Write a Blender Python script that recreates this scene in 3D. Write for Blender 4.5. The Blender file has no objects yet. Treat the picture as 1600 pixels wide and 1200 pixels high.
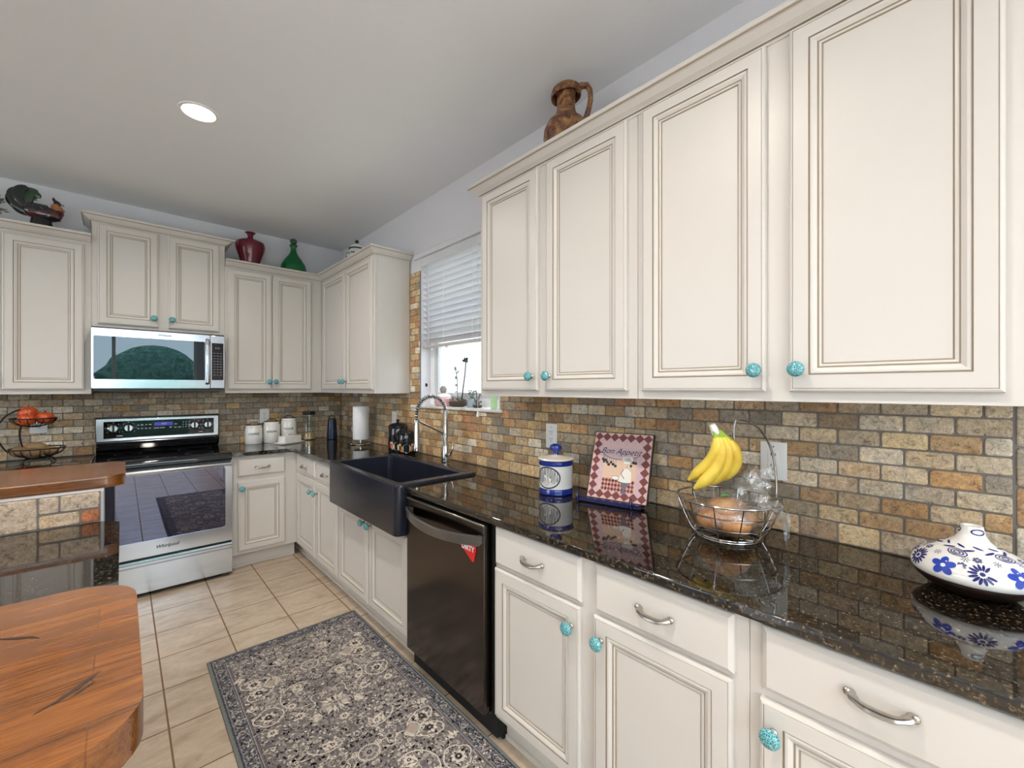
import bpy, bmesh, math, random
from mathutils import Vector, Matrix
PI = math.pi
scene = bpy.context.scene
COL = scene.collection
random.seed(7)

# ------------------------------------------------------------------ camera
cam_d = bpy.data.cameras.new('camera')
cam_d.sensor_width = 36.0
cam_d.lens = 36.0 * 659.25 / 1600.0
cam_d.shift_y = 7.1 / 1600.0
cam_d.clip_start = 0.02
cam = bpy.data.objects.new('camera', cam_d)
COL.objects.link(cam)
cam.location = (-1.694, -4.462, 1.409)
cam.rotation_euler = (PI / 2, 0, math.radians(-42.76))
scene.camera = cam

# ------------------------------------------------------------------ world, light, exposure
scene.view_settings.view_transform = 'Standard'
scene.view_settings.look = 'None'
scene.view_settings.gamma = 1.0
scene.view_settings.use_curve_mapping = False
scene.view_settings.exposure = 0.27
scene.cycles.max_bounces = 10
scene.cycles.diffuse_bounces = 6
scene.cycles.glossy_bounces = 6
scene.cycles.transmission_bounces = 8
scene.cycles.transparent_max_bounces = 12
scene.cycles.sample_clamp_indirect = 6.0
scene.cycles.caustics_reflective = False
scene.cycles.caustics_refractive = False

world = bpy.data.worlds.new('sky')
scene.world = world
world.use_nodes = True
wb = world.node_tree.nodes['Background']
wb.inputs[0].default_value = (0.83, 0.90, 1.0, 1)
SKY = 6.2
wb.inputs[1].default_value = SKY
sun_d = bpy.data.lights.new('sun', 'SUN'); sun_d.energy = 14.0; sun_d.angle = math.radians(1.0); sun_d.color = (1.0, .97, .95)
sun = bpy.data.objects.new('sun', sun_d); COL.objects.link(sun)
sun.rotation_euler = Vector((0.14, -0.03, -0.98)).to_track_quat('-Z', 'Y').to_euler()   # shines along +x: on the patio and the house next door, not into the kitchen

H = 2.846          # ceiling height
XL, YF = -6.2, -6.7   # left wall, front wall (behind the camera)

def area(name, loc, rot, sx, sy, power, color, portal=False, shape='RECTANGLE', spread=PI):
    l = bpy.data.lights.new(name, 'AREA')
    l.shape = shape; l.size = sx; l.size_y = sy; l.energy = power; l.color = color
    l.spread = spread
    if portal: l.cycles.is_portal = True
    o = bpy.data.objects.new(name, l); COL.objects.link(o)
    o.location = loc; o.rotation_euler = rot
    return o
CANS = [(-1.40, -1.745), (-1.40, -3.75), (-3.3, -1.745), (-3.3, -3.75), (-1.40, -5.6), (-3.3, -5.6)]
CAN_POWER = 13.0
CAN_COLOR = (1.0, 0.92, 0.82)

# ------------------------------------------------------------------ mesh builder
XB = lambda u, v, z: (u, -v, z)        # along the back wall, out from it, up
XR = lambda u, v, z: (-v, -u, z)       # along the right wall (towards the viewer), out, up

class MB:
    def __init__(s, X=None):
        s.bm = bmesh.new(); s.X = X; s.col = None
    def P(s, p):
        return s.bm.verts.new(p)
    def F(s, vs, m=0, smooth=True):
        try:
            f = s.bm.faces.new(vs)
        except ValueError:
            return None
        f.material_index = m; f.smooth = smooth
        return f
    def box(s, x0, x1, y0, y1, z0, z1, m=0, bev=0.0, seg=2):
        x0, x1 = min(x0, x1), max(x0, x1); y0, y1 = min(y0, y1), max(y0, y1); z0, z1 = min(z0, z1), max(z0, z1)
        before = set(s.bm.faces)
        v = [s.P((x, y, z)) for z in (z0, z1) for y in (y0, y1) for x in (x0, x1)]
        idx = [(0, 2, 3, 1), (4, 5, 7, 6), (0, 1, 5, 4), (2, 6, 7, 3), (0, 4, 6, 2), (1, 3, 7, 5)]
        fs = [s.F([v[i] for i in q], m) for q in idx]
        if bev > 0:
            es = list({e for f in fs for e in f.edges})
            r = bmesh.ops.bevel(s.bm, geom=es, offset=bev, segments=seg, profile=0.5, affect='EDGES', clamp_overlap=True)
            for f in r['faces']: f.material_index = m; f.smooth = True
            rf = set(r['faces'])
            for f in s.bm.faces:
                if f not in before and f not in rf: f.smooth = False; f.material_index = m
        return s
    def prism(s, pts, a0, a1, m=0, axis='Z', bev=0.0, seg=2, m_side=None, bevtop=True, bevbot=True):
        def mk(p, a):
            if axis == 'Z': return (p[0], p[1], a)
            if axis == 'Y': return (p[0], a, p[1])
            return (a, p[0], p[1])
        before = set(s.bm.faces)
        A = [s.P(mk(p, a0)) for p in pts]; B = [s.P(mk(p, a1)) for p in pts]
        n = len(pts); ms = m if m_side is None else m_side
        fa = s.F(A[::-1], m); fb = s.F(B, m)
        for i in range(n):
            s.F([A[i], A[(i + 1) % n], B[(i + 1) % n], B[i]], ms)
        if bev > 0:
            es = (list(fb.edges) if bevtop else []) + (list(fa.edges) if bevbot else [])
            r = bmesh.ops.bevel(s.bm, geom=es, offset=bev, segments=seg, profile=0.5, affect='EDGES', clamp_overlap=True)
            for f in r['faces']: f.material_index = ms; f.smooth = True
            rf = set(r['faces'])
            for f in s.bm.faces:
                if f not in before and f not in rf and len(f.verts) > 4: f.smooth = False
        return s
    def ring(s, c, rx, ry, z, n, ph=0):
        return [s.P((c[0] + rx * math.cos(ph + 2 * PI * i / n), c[1] + ry * math.sin(ph + 2 * PI * i / n), z)) for i in range(n)]
    def lathe(s, prof, c=(0, 0), n=32, m=0, z0=0.0, cap0=True, cap1=True, ms=None, sq=1.0):
        """prof: list of (r, z). ms: optional material per segment."""
        R = [s.ring(c, max(r, 1e-5), max(r, 1e-5) * sq, z + z0, n) for r, z in prof]
        for k in range(len(R) - 1):
            mm = m if ms is None else ms[k]
            for i in range(n):
                s.F([R[k][i], R[k][(i + 1) % n], R[k + 1][(i + 1) % n], R[k + 1][i]], mm)
        if cap0 and prof[0][0] > 1e-4: s.F(R[0][::-1], m if ms is None else ms[0])
        if cap1 and prof[-1][0] > 1e-4: s.F(R[-1], m if ms is None else ms[-1])
        return s
    def tube(s, path, r, n=8, m=0, closed=False, cap=True, sx=1.0, up=None):
        """round tube along a path; r a number or a list; sx flattens sideways"""
        pts = [Vector(p) for p in path]; N = len(pts)
        rr = r if isinstance(r, (list, tuple)) else [r] * N
        T = []
        for i in range(N):
            if closed: t = pts[(i + 1) % N] - pts[i - 1]
            else: t = pts[min(i + 1, N - 1)] - pts[max(i - 1, 0)]
            T.append(t.normalized() if t.length > 1e-9 else Vector((0, 0, 1)))
        ref = Vector(up) if up else (Vector((0, 0, 1)) if abs(T[0].z) < 0.9 else Vector((1, 0, 0)))
        u = (ref - T[0] * ref.dot(T[0])).normalized()
        rings = []
        for i in range(N):
            if i > 0:
                u = u - T[i] * u.dot(T[i])
                u = u.normalized() if u.length > 1e-6 else T[i].orthogonal().normalized()
            w = T[i].cross(u)
            rings.append([s.P(pts[i] + (u * math.cos(2 * PI * k / n) + w * math.sin(2 * PI * k / n) * sx) * max(rr[i], 1e-5)) for k in range(n)])
        for i in range(N if closed else N - 1):
            a, b = rings[i], rings[(i + 1) % N]
            for k in range(n):
                s.F([a[k], a[(k + 1) % n], b[(k + 1) % n], b[k]], m)
        if cap and not closed:
            s.F(rings[0][::-1], m); s.F(rings[-1], m)
        return s
    def ball(s, c, r, m=0, nu=16, nv=10, rot=None):
        rx, ry, rz = r if isinstance(r, (tuple, list)) else (r, r, r)
        R = []
        for j in range(nv + 1):
            a = -PI / 2 + PI * j / nv
            row = []
            for i in range(nu):
                p = Vector((rx * math.cos(a) * math.cos(2 * PI * i / nu), ry * math.cos(a) * math.sin(2 * PI * i / nu), rz * math.sin(a)))
                if rot is not None: p = rot @ p
                row.append(p + Vector(c))
            R.append(row)
        bot = s.P(R[0][0]); top = s.P(R[-1][0])
        V = [[s.P(p) for p in row] for row in R[1:-1]]
        for i in range(nu):
            s.F([bot, V[0][(i + 1) % nu], V[0][i]], m); s.F([top, V[-1][i], V[-1][(i + 1) % nu]], m)
            for j in range(len(V) - 1):
                s.F([V[j][i], V[j][(i + 1) % nu], V[j + 1][(i + 1) % nu], V[j + 1][i]], m)
        return s
    def loops(s, u0, u1, z0, z1, prof, vf, m=0, mats=None, cap=True):
        """nested rectangles (panel profile): prof = list of (inset, v); front plane at vf"""
        L = []
        for ins, dv in prof:
            L.append([s.P((u0 + ins, vf + dv, z0 + ins)), s.P((u1 - ins, vf + dv, z0 + ins)),
                      s.P((u1 - ins, vf + dv, z1 - ins)), s.P((u0 + ins, vf + dv, z1 - ins))])
        s.F(L[0][::-1], m, False)
        for k in range(len(L) - 1):
            mm = m if mats is None else mats[k]
            for i in range(4):
                s.F([L[k][i], L[k][(i + 1) % 4], L[k + 1][(i + 1) % 4], L[k + 1][i]], mm, False)
        if cap: s.F(L[-1], m, False)
        return s
    def build(s, name, mats, parent=None, local=False, smooth_angle=38, recalc=True, nosharp=False):
        bm = s.bm
        if s.X:
            for v in bm.verts: v.co = s.X(*v.co)
        if recalc: bmesh.ops.recalc_face_normals(bm, faces=bm.faces)
        if parent is not None and not local:
            off = world_loc(parent)
            for v in bm.verts: v.co -= off
        me = bpy.data.meshes.new(name)
        bm.to_mesh(me); bm.free()
        for m in (mats if isinstance(mats, (list, tuple)) else [mats]): me.materials.append(m)
        flags = [p.use_smooth for p in me.polygons]
        if not nosharp:
            me.set_sharp_from_angle(angle=math.radians(smooth_angle))
            me.polygons.foreach_set('use_smooth', flags)
        o = bpy.data.objects.new(name, me); COL.objects.link(o)
        if parent is not None: o.parent = parent
        return o

def world_loc(o):
    p = Vector((0, 0, 0))
    while o is not None:
        p += Vector(o.location); o = o.parent
    return p

def thing(name, label, cat, loc=(0, 0, 0), rotz=0.0, group=None):
    o = bpy.data.objects.new(name, None); COL.objects.link(o)
    o.empty_display_size = 0.05
    o.location = loc; o.rotation_euler = (0, 0, rotz)
    o['label'] = label; o['category'] = cat
    if group: o['group'] = group
    return o
def tag(o, label, cat, group=None, kind=None):
    o['label'] = label; o['category'] = cat
    if group: o['group'] = group
    if kind: o['kind'] = kind
    return o
def struct(o):
    o['kind'] = 'structure'; return o
def plab(o, label):
    o['label'] = label; return o

def text_tris(txt, size, shear=0.0, offset=0.0):
    c = bpy.data.curves.new('t', 'FONT'); c.body = txt; c.size = size; c.shear = shear; c.offset = offset
    c.align_x = 'CENTER'; c.align_y = 'CENTER'; c.resolution_u = 3
    o = bpy.data.objects.new('t', c); COL.objects.link(o)
    dg = bpy.context.evaluated_depsgraph_get()
    me = bpy.data.meshes.new_from_object(o.evaluated_get(dg))
    vs = [tuple(v.co[:2]) for v in me.vertices]; fs = [tuple(p.vertices) for p in me.polygons]
    bpy.data.objects.remove(o); bpy.data.curves.remove(c); bpy.data.meshes.remove(me)
    return vs, fs
def add_mapped(mb, vs, fs, fn, m=0):
    V = [mb.P(fn(*p)) for p in vs]
    for f in fs: mb.F([V[i] for i in f], m)
def poly(mb, pts, fn, m=0):
    mb.F([mb.P(fn(*p)) for p in pts], m)
def ell(cx, cy, rx, ry, n=20, rot=0.0, a0=0.0, a1=2 * PI):
    out = []
    for i in range(n):
        a = a0 + (a1 - a0) * i / n
        x, y = rx * math.cos(a), ry * math.sin(a)
        out.append((cx + x * math.cos(rot) - y * math.sin(rot), cy + x * math.sin(rot) + y * math.cos(rot)))
    return out
def strip(mb, pts, w, fn, m=0, closed=False):
    n = len(pts); L = []; R = []
    for i in range(n):
        if closed: a, b = pts[i - 1], pts[(i + 1) % n]
        else: a, b = pts[max(i - 1, 0)], pts[min(i + 1, n - 1)]
        dx, dy = b[0] - a[0], b[1] - a[1]; d = math.hypot(dx, dy) or 1
        ww = w[i] if isinstance(w, (list, tuple)) else w
        nx, ny = -dy / d * ww / 2, dx / d * ww / 2
        L.append(mb.P(fn(pts[i][0] + nx, pts[i][1] + ny))); R.append(mb.P(fn(pts[i][0] - nx, pts[i][1] - ny)))
    for i in range(n if closed else n - 1):
        j = (i + 1) % n
        mb.F([L[i], R[i], R[j], L[j]], m)
def arc(cx, cy, r, a0, a1, n=14, ry=None):
    ry = r if ry is None else ry
    return [(cx + r * math.cos(a0 + (a1 - a0) * i / n), cy + ry * math.sin(a0 + (a1 - a0) * i / n)) for i in range(n + 1)]
def bez(p0, p1, p2, p3, n=14):
    out = []
    for i in range(n + 1):
        t = i / n; u = 1 - t
        out.append(tuple(u ** 3 * a + 3 * u * u * t * b + 3 * u * t * t * c + t ** 3 * d for a, b, c, d in zip(p0, p1, p2, p3)))
    return out
def rrect(x0, x1, y0, y1, r, n=5, corners=(1, 1, 1, 1)):
    """corners: bl, br, tr, tl"""
    out = []
    for k, (cx, cy, a0) in enumerate(((x0 + r, y0 + r, PI), (x1 - r, y0 + r, 1.5 * PI), (x1 - r, y1 - r, 0), (x0 + r, y1 - r, .5 * PI))):
        if corners[k] and r > 0:
            out += [(cx + r * math.cos(a0 + .5 * PI * i / n), cy + r * math.sin(a0 + .5 * PI * i / n)) for i in range(n + 1)]
        else:
            out.append([(x0, y0), (x1, y0), (x1, y1), (x0, y1)][k])
    return out

# ------------------------------------------------------------------ materials
def srgb(r, g, b):
    f = lambda c: (c / 12.92 if c <= 0.04045 else ((c + 0.055) / 1.055) ** 2.4)
    return (f(r / 255), f(g / 255), f(b / 255), 1)
class NT:
    def __init__(s, name):
        s.m = bpy.data.materials.new(name); s.m.use_nodes = True
        s.t = s.m.node_tree; s.n = s.t.nodes; s.l = s.t.links
        s.b = s.n['Principled BSDF']; s.out = s.n['Material Output']
    def node(s, typ, **kw):
        n = s.n.new(typ)
        for k, v in kw.items():
            if k in n.inputs: n.inputs[k].default_value = v
            else: setattr(n, k, v)
        return n
    def link(s, a, b): s.l.new(a, b)
    def coord(s, scale=(1, 1, 1), rot=(0, 0, 0), loc=(0, 0, 0)):
        tc = s.node('ShaderNodeTexCoord'); mp = s.node('ShaderNodeMapping')
        mp.inputs['Scale'].default_value = scale; mp.inputs['Rotation'].default_value = rot; mp.inputs['Location'].default_value = loc
        s.link(tc.outputs['Object'], mp.inputs['Vector']); return mp.outputs['Vector']
    def noise(s, vec, scale, detail=4, rough=.55, dist=0.0):
        n = s.node('ShaderNodeTexNoise'); n.inputs['Scale'].default_value = scale
        n.inputs['Detail'].default_value = detail; n.inputs['Roughness'].default_value = rough; n.inputs['Distortion'].default_value = dist
        if vec is not None: s.link(vec, n.inputs['Vector'])
        return n.outputs['Fac']
    def ramp(s, fac, stops, interp='LINEAR'):
        r = s.node('ShaderNodeValToRGB'); r.color_ramp.interpolation = interp
        e = r.color_ramp.elements
        while len(e) < len(stops): e.new(0.5)
        for i, (p, c) in enumerate(stops):
            e[i].position = p; e[i].color = c if len(c) == 4 else (*c, 1)
        s.link(fac, r.inputs['Fac']); return r.outputs['Color']
    def mix(s, fac, a, b, mode='MIX'):
        n = s.node('ShaderNodeMix'); n.data_type = 'RGBA'; n.blend_type = mode
        for sock, v in ((n.inputs[0], fac), (n.inputs[6], a), (n.inputs[7], b)):
            if hasattr(v, 'is_output') or isinstance(v, bpy.types.NodeSocket): s.link(v, sock)
            else: sock.default_value = v
        return n.outputs[2]
    def bump(s, h, strength=.2, dist=.002):
        b = s.node('ShaderNodeBump'); b.inputs['Strength'].default_value = strength; b.inputs['Distance'].default_value = dist
        s.link(h, b.inputs['Height']); s.link(b.outputs['Normal'], s.b.inputs['Normal']); return b
    def color(s, c):
        if isinstance(c, bpy.types.NodeSocket): s.link(c, s.b.inputs['Base Color'])
        else: s.b.inputs['Base Color'].default_value = c
        return s
    def set(s, **kw):
        names = dict(rough='Roughness', metal='Metallic', ior='IOR', trans='Transmission Weight', coat='Coat Weight', coatr='Coat Roughness',
                     spec='Specular IOR Level', alpha='Alpha', sheen='Sheen Weight', sss='Subsurface Weight', es='Emission Strength', aniso='Anisotropic')
        for k, v in kw.items():
            i = s.b.inputs[names[k]]
            if isinstance(v, bpy.types.NodeSocket): s.link(v, i)
            else: i.default_value = v
        return s
def simple(name, c, rough=.5, metal=0, var=.06, vscale=9, **kw):
    """plain colour with a slight procedural mottling"""
    t = NT(name)
    v = t.coord(); f = t.noise(v, vscale, 3)
    c2 = tuple(max(0, x * (1 - var * 2)) for x in c[:3]) + (1,)
    t.color(t.mix(f, c2, c)); t.set(rough=rough, metal=metal, **kw)
    return t.m

def m_paint_cabinet():
    t = NT('cabinet_paint'); v = t.coord()
    f = t.noise(t.coord((3, 3, 60)), 6, 5)
    g = t.noise(v, 2.2, 3)
    c = t.mix(g, srgb(205, 200, 194), srgb(211, 206, 200))
    t.color(c); t.set(rough=.42, coat=.05, coatr=.25)
    t.bump(f, .05, .0006); return t.m
M_CAB = m_paint_cabinet()
M_GLAZE = simple('cabinet_glaze', srgb(158, 143, 124), .5)
M_WALL = None
def m_wall(name, c, bs=.08, scale=90):
    t = NT(name); v = t.coord(); f = t.noise(v, scale, 4, .6); g = t.noise(v, 1.1, 2)
    t.color(t.mix(g, tuple(x * .97 for x in c[:3]) + (1,), c)); t.set(rough=.85, spec=.25)
    t.bump(f, bs, .003); return t.m
M_WALL = m_wall('wall_paint', srgb(222, 221, 226))
M_CEIL = m_wall('ceiling_texture', srgb(231, 233, 236), .22, 55)
M_WHITE = simple('white_trim', srgb(238, 238, 236), .4)
M_VINYL = simple('white_vinyl', srgb(240, 241, 242), .35)
def m_floor():
    t = NT('floor_tile')
    v = t.coord(loc=(0.935, 0.985, 0))
    br = t.node('ShaderNodeTexBrick'); br.offset = 0.0; br.squash = 1.0
    t.link(v, br.inputs['Vector'])
    for k, val in (('Scale', 1.0), ('Mortar Size', .0035), ('Mortar Smooth', .1), ('Bias', 0.0), ('Brick Width', .308), ('Row Height', .308)):
        br.inputs[k].default_value = val
    br.inputs['Color1'].default_value = (0, 0, 0, 1); br.inputs['Color2'].default_value = (1, 1, 1, 1)
    n1 = t.noise(t.coord((1.2, 3.0, 1)), 4.2, 6, .62, .6)
    n2 = t.noise(t.coord((1, 1, 1)), 30, 4)
    n3 = t.noise(t.coord((1, 1, 1)), 1.3, 2)
    c = t.ramp(n1, [(.25, srgb(152, 132, 112)), (.45, srgb(180, 163, 143)), (.62, srgb(196, 181, 162)), (.8, srgb(208, 195, 179))])
    c = t.mix(.12, c, t.ramp(n2, [(.35, srgb(160, 138, 112)), (.65, srgb(222, 210, 190))]))
    tone = t.mix(br.outputs['Color'], (.93, .91, .88, 1), (1.03, 1.02, 1.01, 1))
    c = t.mix(1.0, c, tone, 'MULTIPLY')
    c = t.mix(br.outputs['Fac'], c, srgb(120, 92, 68))
    t.color(c)
    r = t.mix(br.outputs['Fac'], (.30, .30, .30, 1), (.85, .85, .85, 1)); t.link(r, t.b.inputs['Roughness'])
    inv = t.node('ShaderNodeMath', operation='SUBTRACT'); inv.inputs[0].default_value = 1.0; t.link(br.outputs['Fac'], inv.inputs[1])
    t.bump(inv.outputs[0], .5, .002); return t.m
M_FLOOR = m_floor()
def m_granite():
    t = NT('black_granite'); v = t.coord()
    vo = t.node('ShaderNodeTexVoronoi'); vo.inputs['Scale'].default_value = 210; t.link(v, vo.inputs['Vector'])
    n = t.noise(v, 115, 6, .7); n2 = t.noise(v, 240, 4, .6)
    a = t.ramp(n, [(.50, (.0035, .0032, .003, 1)), (.56, (.026, .018, .010, 1)), (.63, (.13, .095, .055, 1)), (.74, (.30, .24, .17, 1))])
    b = t.ramp(n2, [(.66, (0, 0, 0, 1)), (.76, (.13, .12, .10, 1))])
    c = t.mix(1.0, a, b, 'ADD'); t.color(c); t.set(rough=.04, ior=1.72, spec=.55)
    return t.m
M_GRANITE = m_granite()
def m_brick():
    t = NT('travertine_tile')
    at = t.node('ShaderNodeVertexColor'); at.layer_name = 'Col'
    v = t.coord()
    n1 = t.noise(v, 55, 6, .7, .8); n2 = t.noise(v, 230, 4, .75); n3 = t.noise(v, 14, 3)
    k = t.ramp(n1, [(.30, (.30, .26, .23, 1)), (.43, (.78, .75, .73, 1)), (.58, (1.06, 1.05, 1.04, 1)), (.74, (1.42, 1.41, 1.40, 1))])
    c = t.mix(1.0, at.outputs['Color'], k, 'MULTIPLY')
    pits = t.ramp(n2, [(.33, (.26, .23, .20, 1)), (.47, (1, 1, 1, 1))])
    c = t.mix(.8, c, pits, 'MULTIPLY')
    warm = t.ramp(n3, [(.35, (.93, .95, 1.0, 1)), (.7, (1.07, 1.0, .90, 1))])
    c = t.mix(1.0, c, warm, 'MULTIPLY')
    t.color(c); t.set(rough=.62, spec=.35)
    ad = t.node('ShaderNodeMath', operation='ADD'); t.link(n1, ad.inputs[0]); t.link(n2, ad.inputs[1])
    t.bump(ad.outputs[0], .45, .0025); return t.m
M_BRICK = m_brick()
M_GROUT = simple('grout', srgb(122, 117, 112), .9, var=.1, vscale=60)
def m_wood():
    t = NT('varnished_wood')
    v = t.coord((1.0, 9, 9)); v2 = t.coord()
    n = t.noise(v, 2.6, 8, .62, 1.2); nf = t.noise(t.coord((4, 60, 60)), 6, 5, .6)
    br = t.node('ShaderNodeTexBrick'); br.offset = .45; t.link(t.coord((1, 1, 1), loc=(.2, .03, 0)), br.inputs['Vector'])
    for k, val in (('Scale', 1.0), ('Mortar Size', .0008), ('Brick Width', .62), ('Row Height', .075)): br.inputs[k].default_value = val
    br.inputs['Color1'].default_value = (.80, .80, .80, 1); br.inputs['Color2'].default_value = (1.12, 1.06, 1.0, 1); br.inputs['Mortar'].default_value = (.55, .5, .45, 1)
    c = t.ramp(n, [(.24, srgb(46, 22, 6)), (.42, srgb(100, 55, 16)), (.58, srgb(138, 82, 28)), (.78, srgb(166, 108, 46))])
    c = t.mix(1.0, c, br.outputs['Color'], 'MULTIPLY')
    c = t.mix(.35, c, t.ramp(nf, [(.3, srgb(74, 40, 12)), (.7, srgb(158, 100, 42))]))
    kn = t.noise(t.coord((1.4, 4.5, 4.5)), 3.1, 3, .5, 1.8)
    c = t.mix(t.ramp(kn, [(.66, (0, 0, 0, 1)), (.74, (.85, .85, .85, 1))]), c, srgb(52, 20, 8))
    t.color(c); t.set(rough=.22, coat=.6, coatr=.08, spec=.5); t.bump(nf, .06, .001); return t.m
M_WOOD = m_wood()
def m_steel(name, c, rough, brush=(1, 1, 120), bs=.06):
    t = NT(name); v = t.coord(brush); f = t.noise(v, 8, 4)
    t.color(t.mix(f, tuple(x * .93 for x in c[:3]) + (1,), c)); t.set(metal=1.0, rough=rough); t.bump(f, bs, .0004); return t.m
M_STEEL = m_steel('stainless_steel', (.66, .70, .75, 1), .17)
M_CHROME = m_steel('brushed_nickel', (.56, .545, .53, 1), .16, (1, 1, 1), .0)
M_NICKEL = m_steel('antique_nickel', (.50, .46, .41, 1), .26, (1, 1, 1), .02)
M_BLKSTEEL = m_steel('black_stainless', (.115, .100, .092, 1), .17, (1, 1, 90), .05)
M_HANDLESTEEL = m_steel('dark_steel_handle', (.33, .32, .31, 1), .28, (1, 1, 90), .05)
M_BLKGLASS = simple('black_glass', (.006, .006, .008, 1), .04, spec=.6)
M_BLK = simple('black_plastic', (.012, .012, .013, 1), .4)
M_DARK = simple('matt_black', (.006, .006, .006, 1), .8)  # plain matt black of the dishwasher tub and kick plate
M_BLKGLOSS = simple('black_glazed_ceramic', (.008, .008, .011, 1), .08, spec=.6)
M_CERAMIC = simple('white_ceramic', srgb(236, 234, 230), .12, coat=.4, coatr=.05)
M_WHITEPL = simple('white_plastic', srgb(240, 240, 238), .35)
M_NAVY = simple('cobalt_glaze', srgb(26, 48, 140), .08, coat=.5, coatr=.04, var=.12)
M_NAVYDK = simple('navy_paint', srgb(14, 20, 78), .18, coat=.5, coatr=.05)
M_INK = simple('dark_ink', srgb(40, 40, 44), .6)
M_INKBLUE = simple('blue_black_ink', srgb(30, 36, 58), .5)
M_SINK = simple('black_composite', srgb(34, 37, 48), .24, var=.1, vscale=120, spec=.5)
def m_blind():
    t = NT('blind_slat'); f = t.noise(t.coord((1, 30, 30)), 4, 3)
    t.color(t.mix(f, srgb(205, 207, 211), srgb(216, 217, 220))); t.set(rough=.35); return t.m
M_BLIND = m_blind()
def m_glass_pane(name, tint, refl=.12, rough=.0, gc=(1, 1, 1, 1)):
    t = NT(name)
    tr = t.node('ShaderNodeBsdfTransparent'); tr.inputs['Color'].default_value = tint
    gl = t.node('ShaderNodeBsdfGlossy'); gl.inputs['Roughness'].default_value = rough; gl.inputs['Color'].default_value = gc
    fr = t.node('ShaderNodeLayerWeight'); fr.inputs['Blend'].default_value = .5
    pw = t.node('ShaderNodeMath', operation='POWER'); t.link(fr.outputs['Facing'], pw.inputs[0]); pw.inputs[1].default_value = 5.0
    sc = t.node('ShaderNodeMath', operation='MULTIPLY_ADD'); t.link(pw.outputs[0], sc.inputs[0]); sc.inputs[1].default_value = .9; sc.inputs[2].default_value = .03
    mx = t.node('ShaderNodeMixShader')
    ad = t.node('ShaderNodeMath', operation='ADD'); t.link(sc.outputs[0], ad.inputs[0]); ad.inputs[1].default_value = refl; ad.use_clamp = True
    t.link(ad.outputs[0], mx.inputs[0]); t.link(tr.outputs[0], mx.inputs[1]); t.link(gl.outputs[0], mx.inputs[2])
    t.link(mx.outputs[0], t.out.inputs['Surface']); return t.m
M_PANE = m_glass_pane('window_glass', (.97, .985, .98, 1), 0.0)
M_OVENGLASS = m_glass_pane('oven_glass', (.16, .15, .20, 1), .30, 0, (.50, .52, .74, 1))
M_MWGLASS = m_glass_pane('microwave_glass', (.05, .06, .07, 1), .10, 0, (.38, .46, .50, 1))
def m_glass(name, c, rough=.02, ior=1.48, trans=.85):
    t = NT(name); t.color(c); t.set(rough=rough, trans=trans, ior=ior); return t.m
M_GLASSCLR = m_glass_pane('clear_jar_glass', (.93, .95, .95, 1), .05)
M_RUBY = m_glass('burgundy_glass', srgb(140, 52, 72), .06, 1.4, .45)
M_EMER = m_glass('emerald_glass', srgb(20, 130, 74), .06, 1.45, .5)
def m_turq():
    t = NT('turquoise_crackle_glass'); v = t.coord()
    vo = t.node('ShaderNodeTexVoronoi'); vo.feature = 'DISTANCE_TO_EDGE'; vo.inputs['Scale'].default_value = 210; t.link(v, vo.inputs['Vector'])
    c = t.ramp(vo.outputs['Distance'], [(.0, srgb(150, 206, 210)), (.12, srgb(50, 136, 146)), (.5, srgb(12, 84, 98))])
    t.color(c); t.set(rough=.06, coat=.8, coatr=.02); return t.m
M_TURQ = m_turq()
M_BULB = NT('lamp_glow'); M_BULB.b.inputs['Emission Color'].default_value = (1, .93, .80, 1); M_BULB.set(es=9.0); M_BULB.color((1, .95, .85, 1)); M_BULB = M_BULB.m
M_DISPLAY = NT('blue_display'); M_DISPLAY.b.inputs['Emission Color'].default_value = (.12, .10, .9, 1); M_DISPLAY.set(es=.25, rough=.3); M_DISPLAY.color((.02, .02, .2, 1)); M_DISPLAY = M_DISPLAY.m
M_LEGEND = simple('white_print', srgb(225, 228, 232), .5)
def m_amphora():
    t = NT('weathered_pottery'); v = t.coord(); n = t.noise(v, 26, 6, .7, .6)
    c = t.ramp(n, [(.34, srgb(52, 26, 28)), (.46, srgb(104, 62, 46)), (.58, srgb(152, 112, 66)), (.74, srgb(186, 150, 98))])
    t.color(c); t.set(rough=.5); t.bump(n, .4, .004); return t.m
M_AMPH = m_amphora()
M_COPPER = simple('dark_bronze_wire', srgb(70, 42, 30), .4, .5)
M_IRON = simple('black_iron_wire', (.014, .012, .011, 1), .45, .6)
M_DKWOOD = simple('dark_walnut', srgb(44, 26, 20), .35, var=.25, vscale=40)
M_LEAF = simple('dry_grey_leaf', srgb(120, 126, 110), .7, var=.2)
M_TWIG = simple('dry_twig', srgb(86, 66, 52), .8, var=.2)
M_GREEN = simple('plant_green', srgb(74, 104, 66), .6, var=.2)

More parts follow.
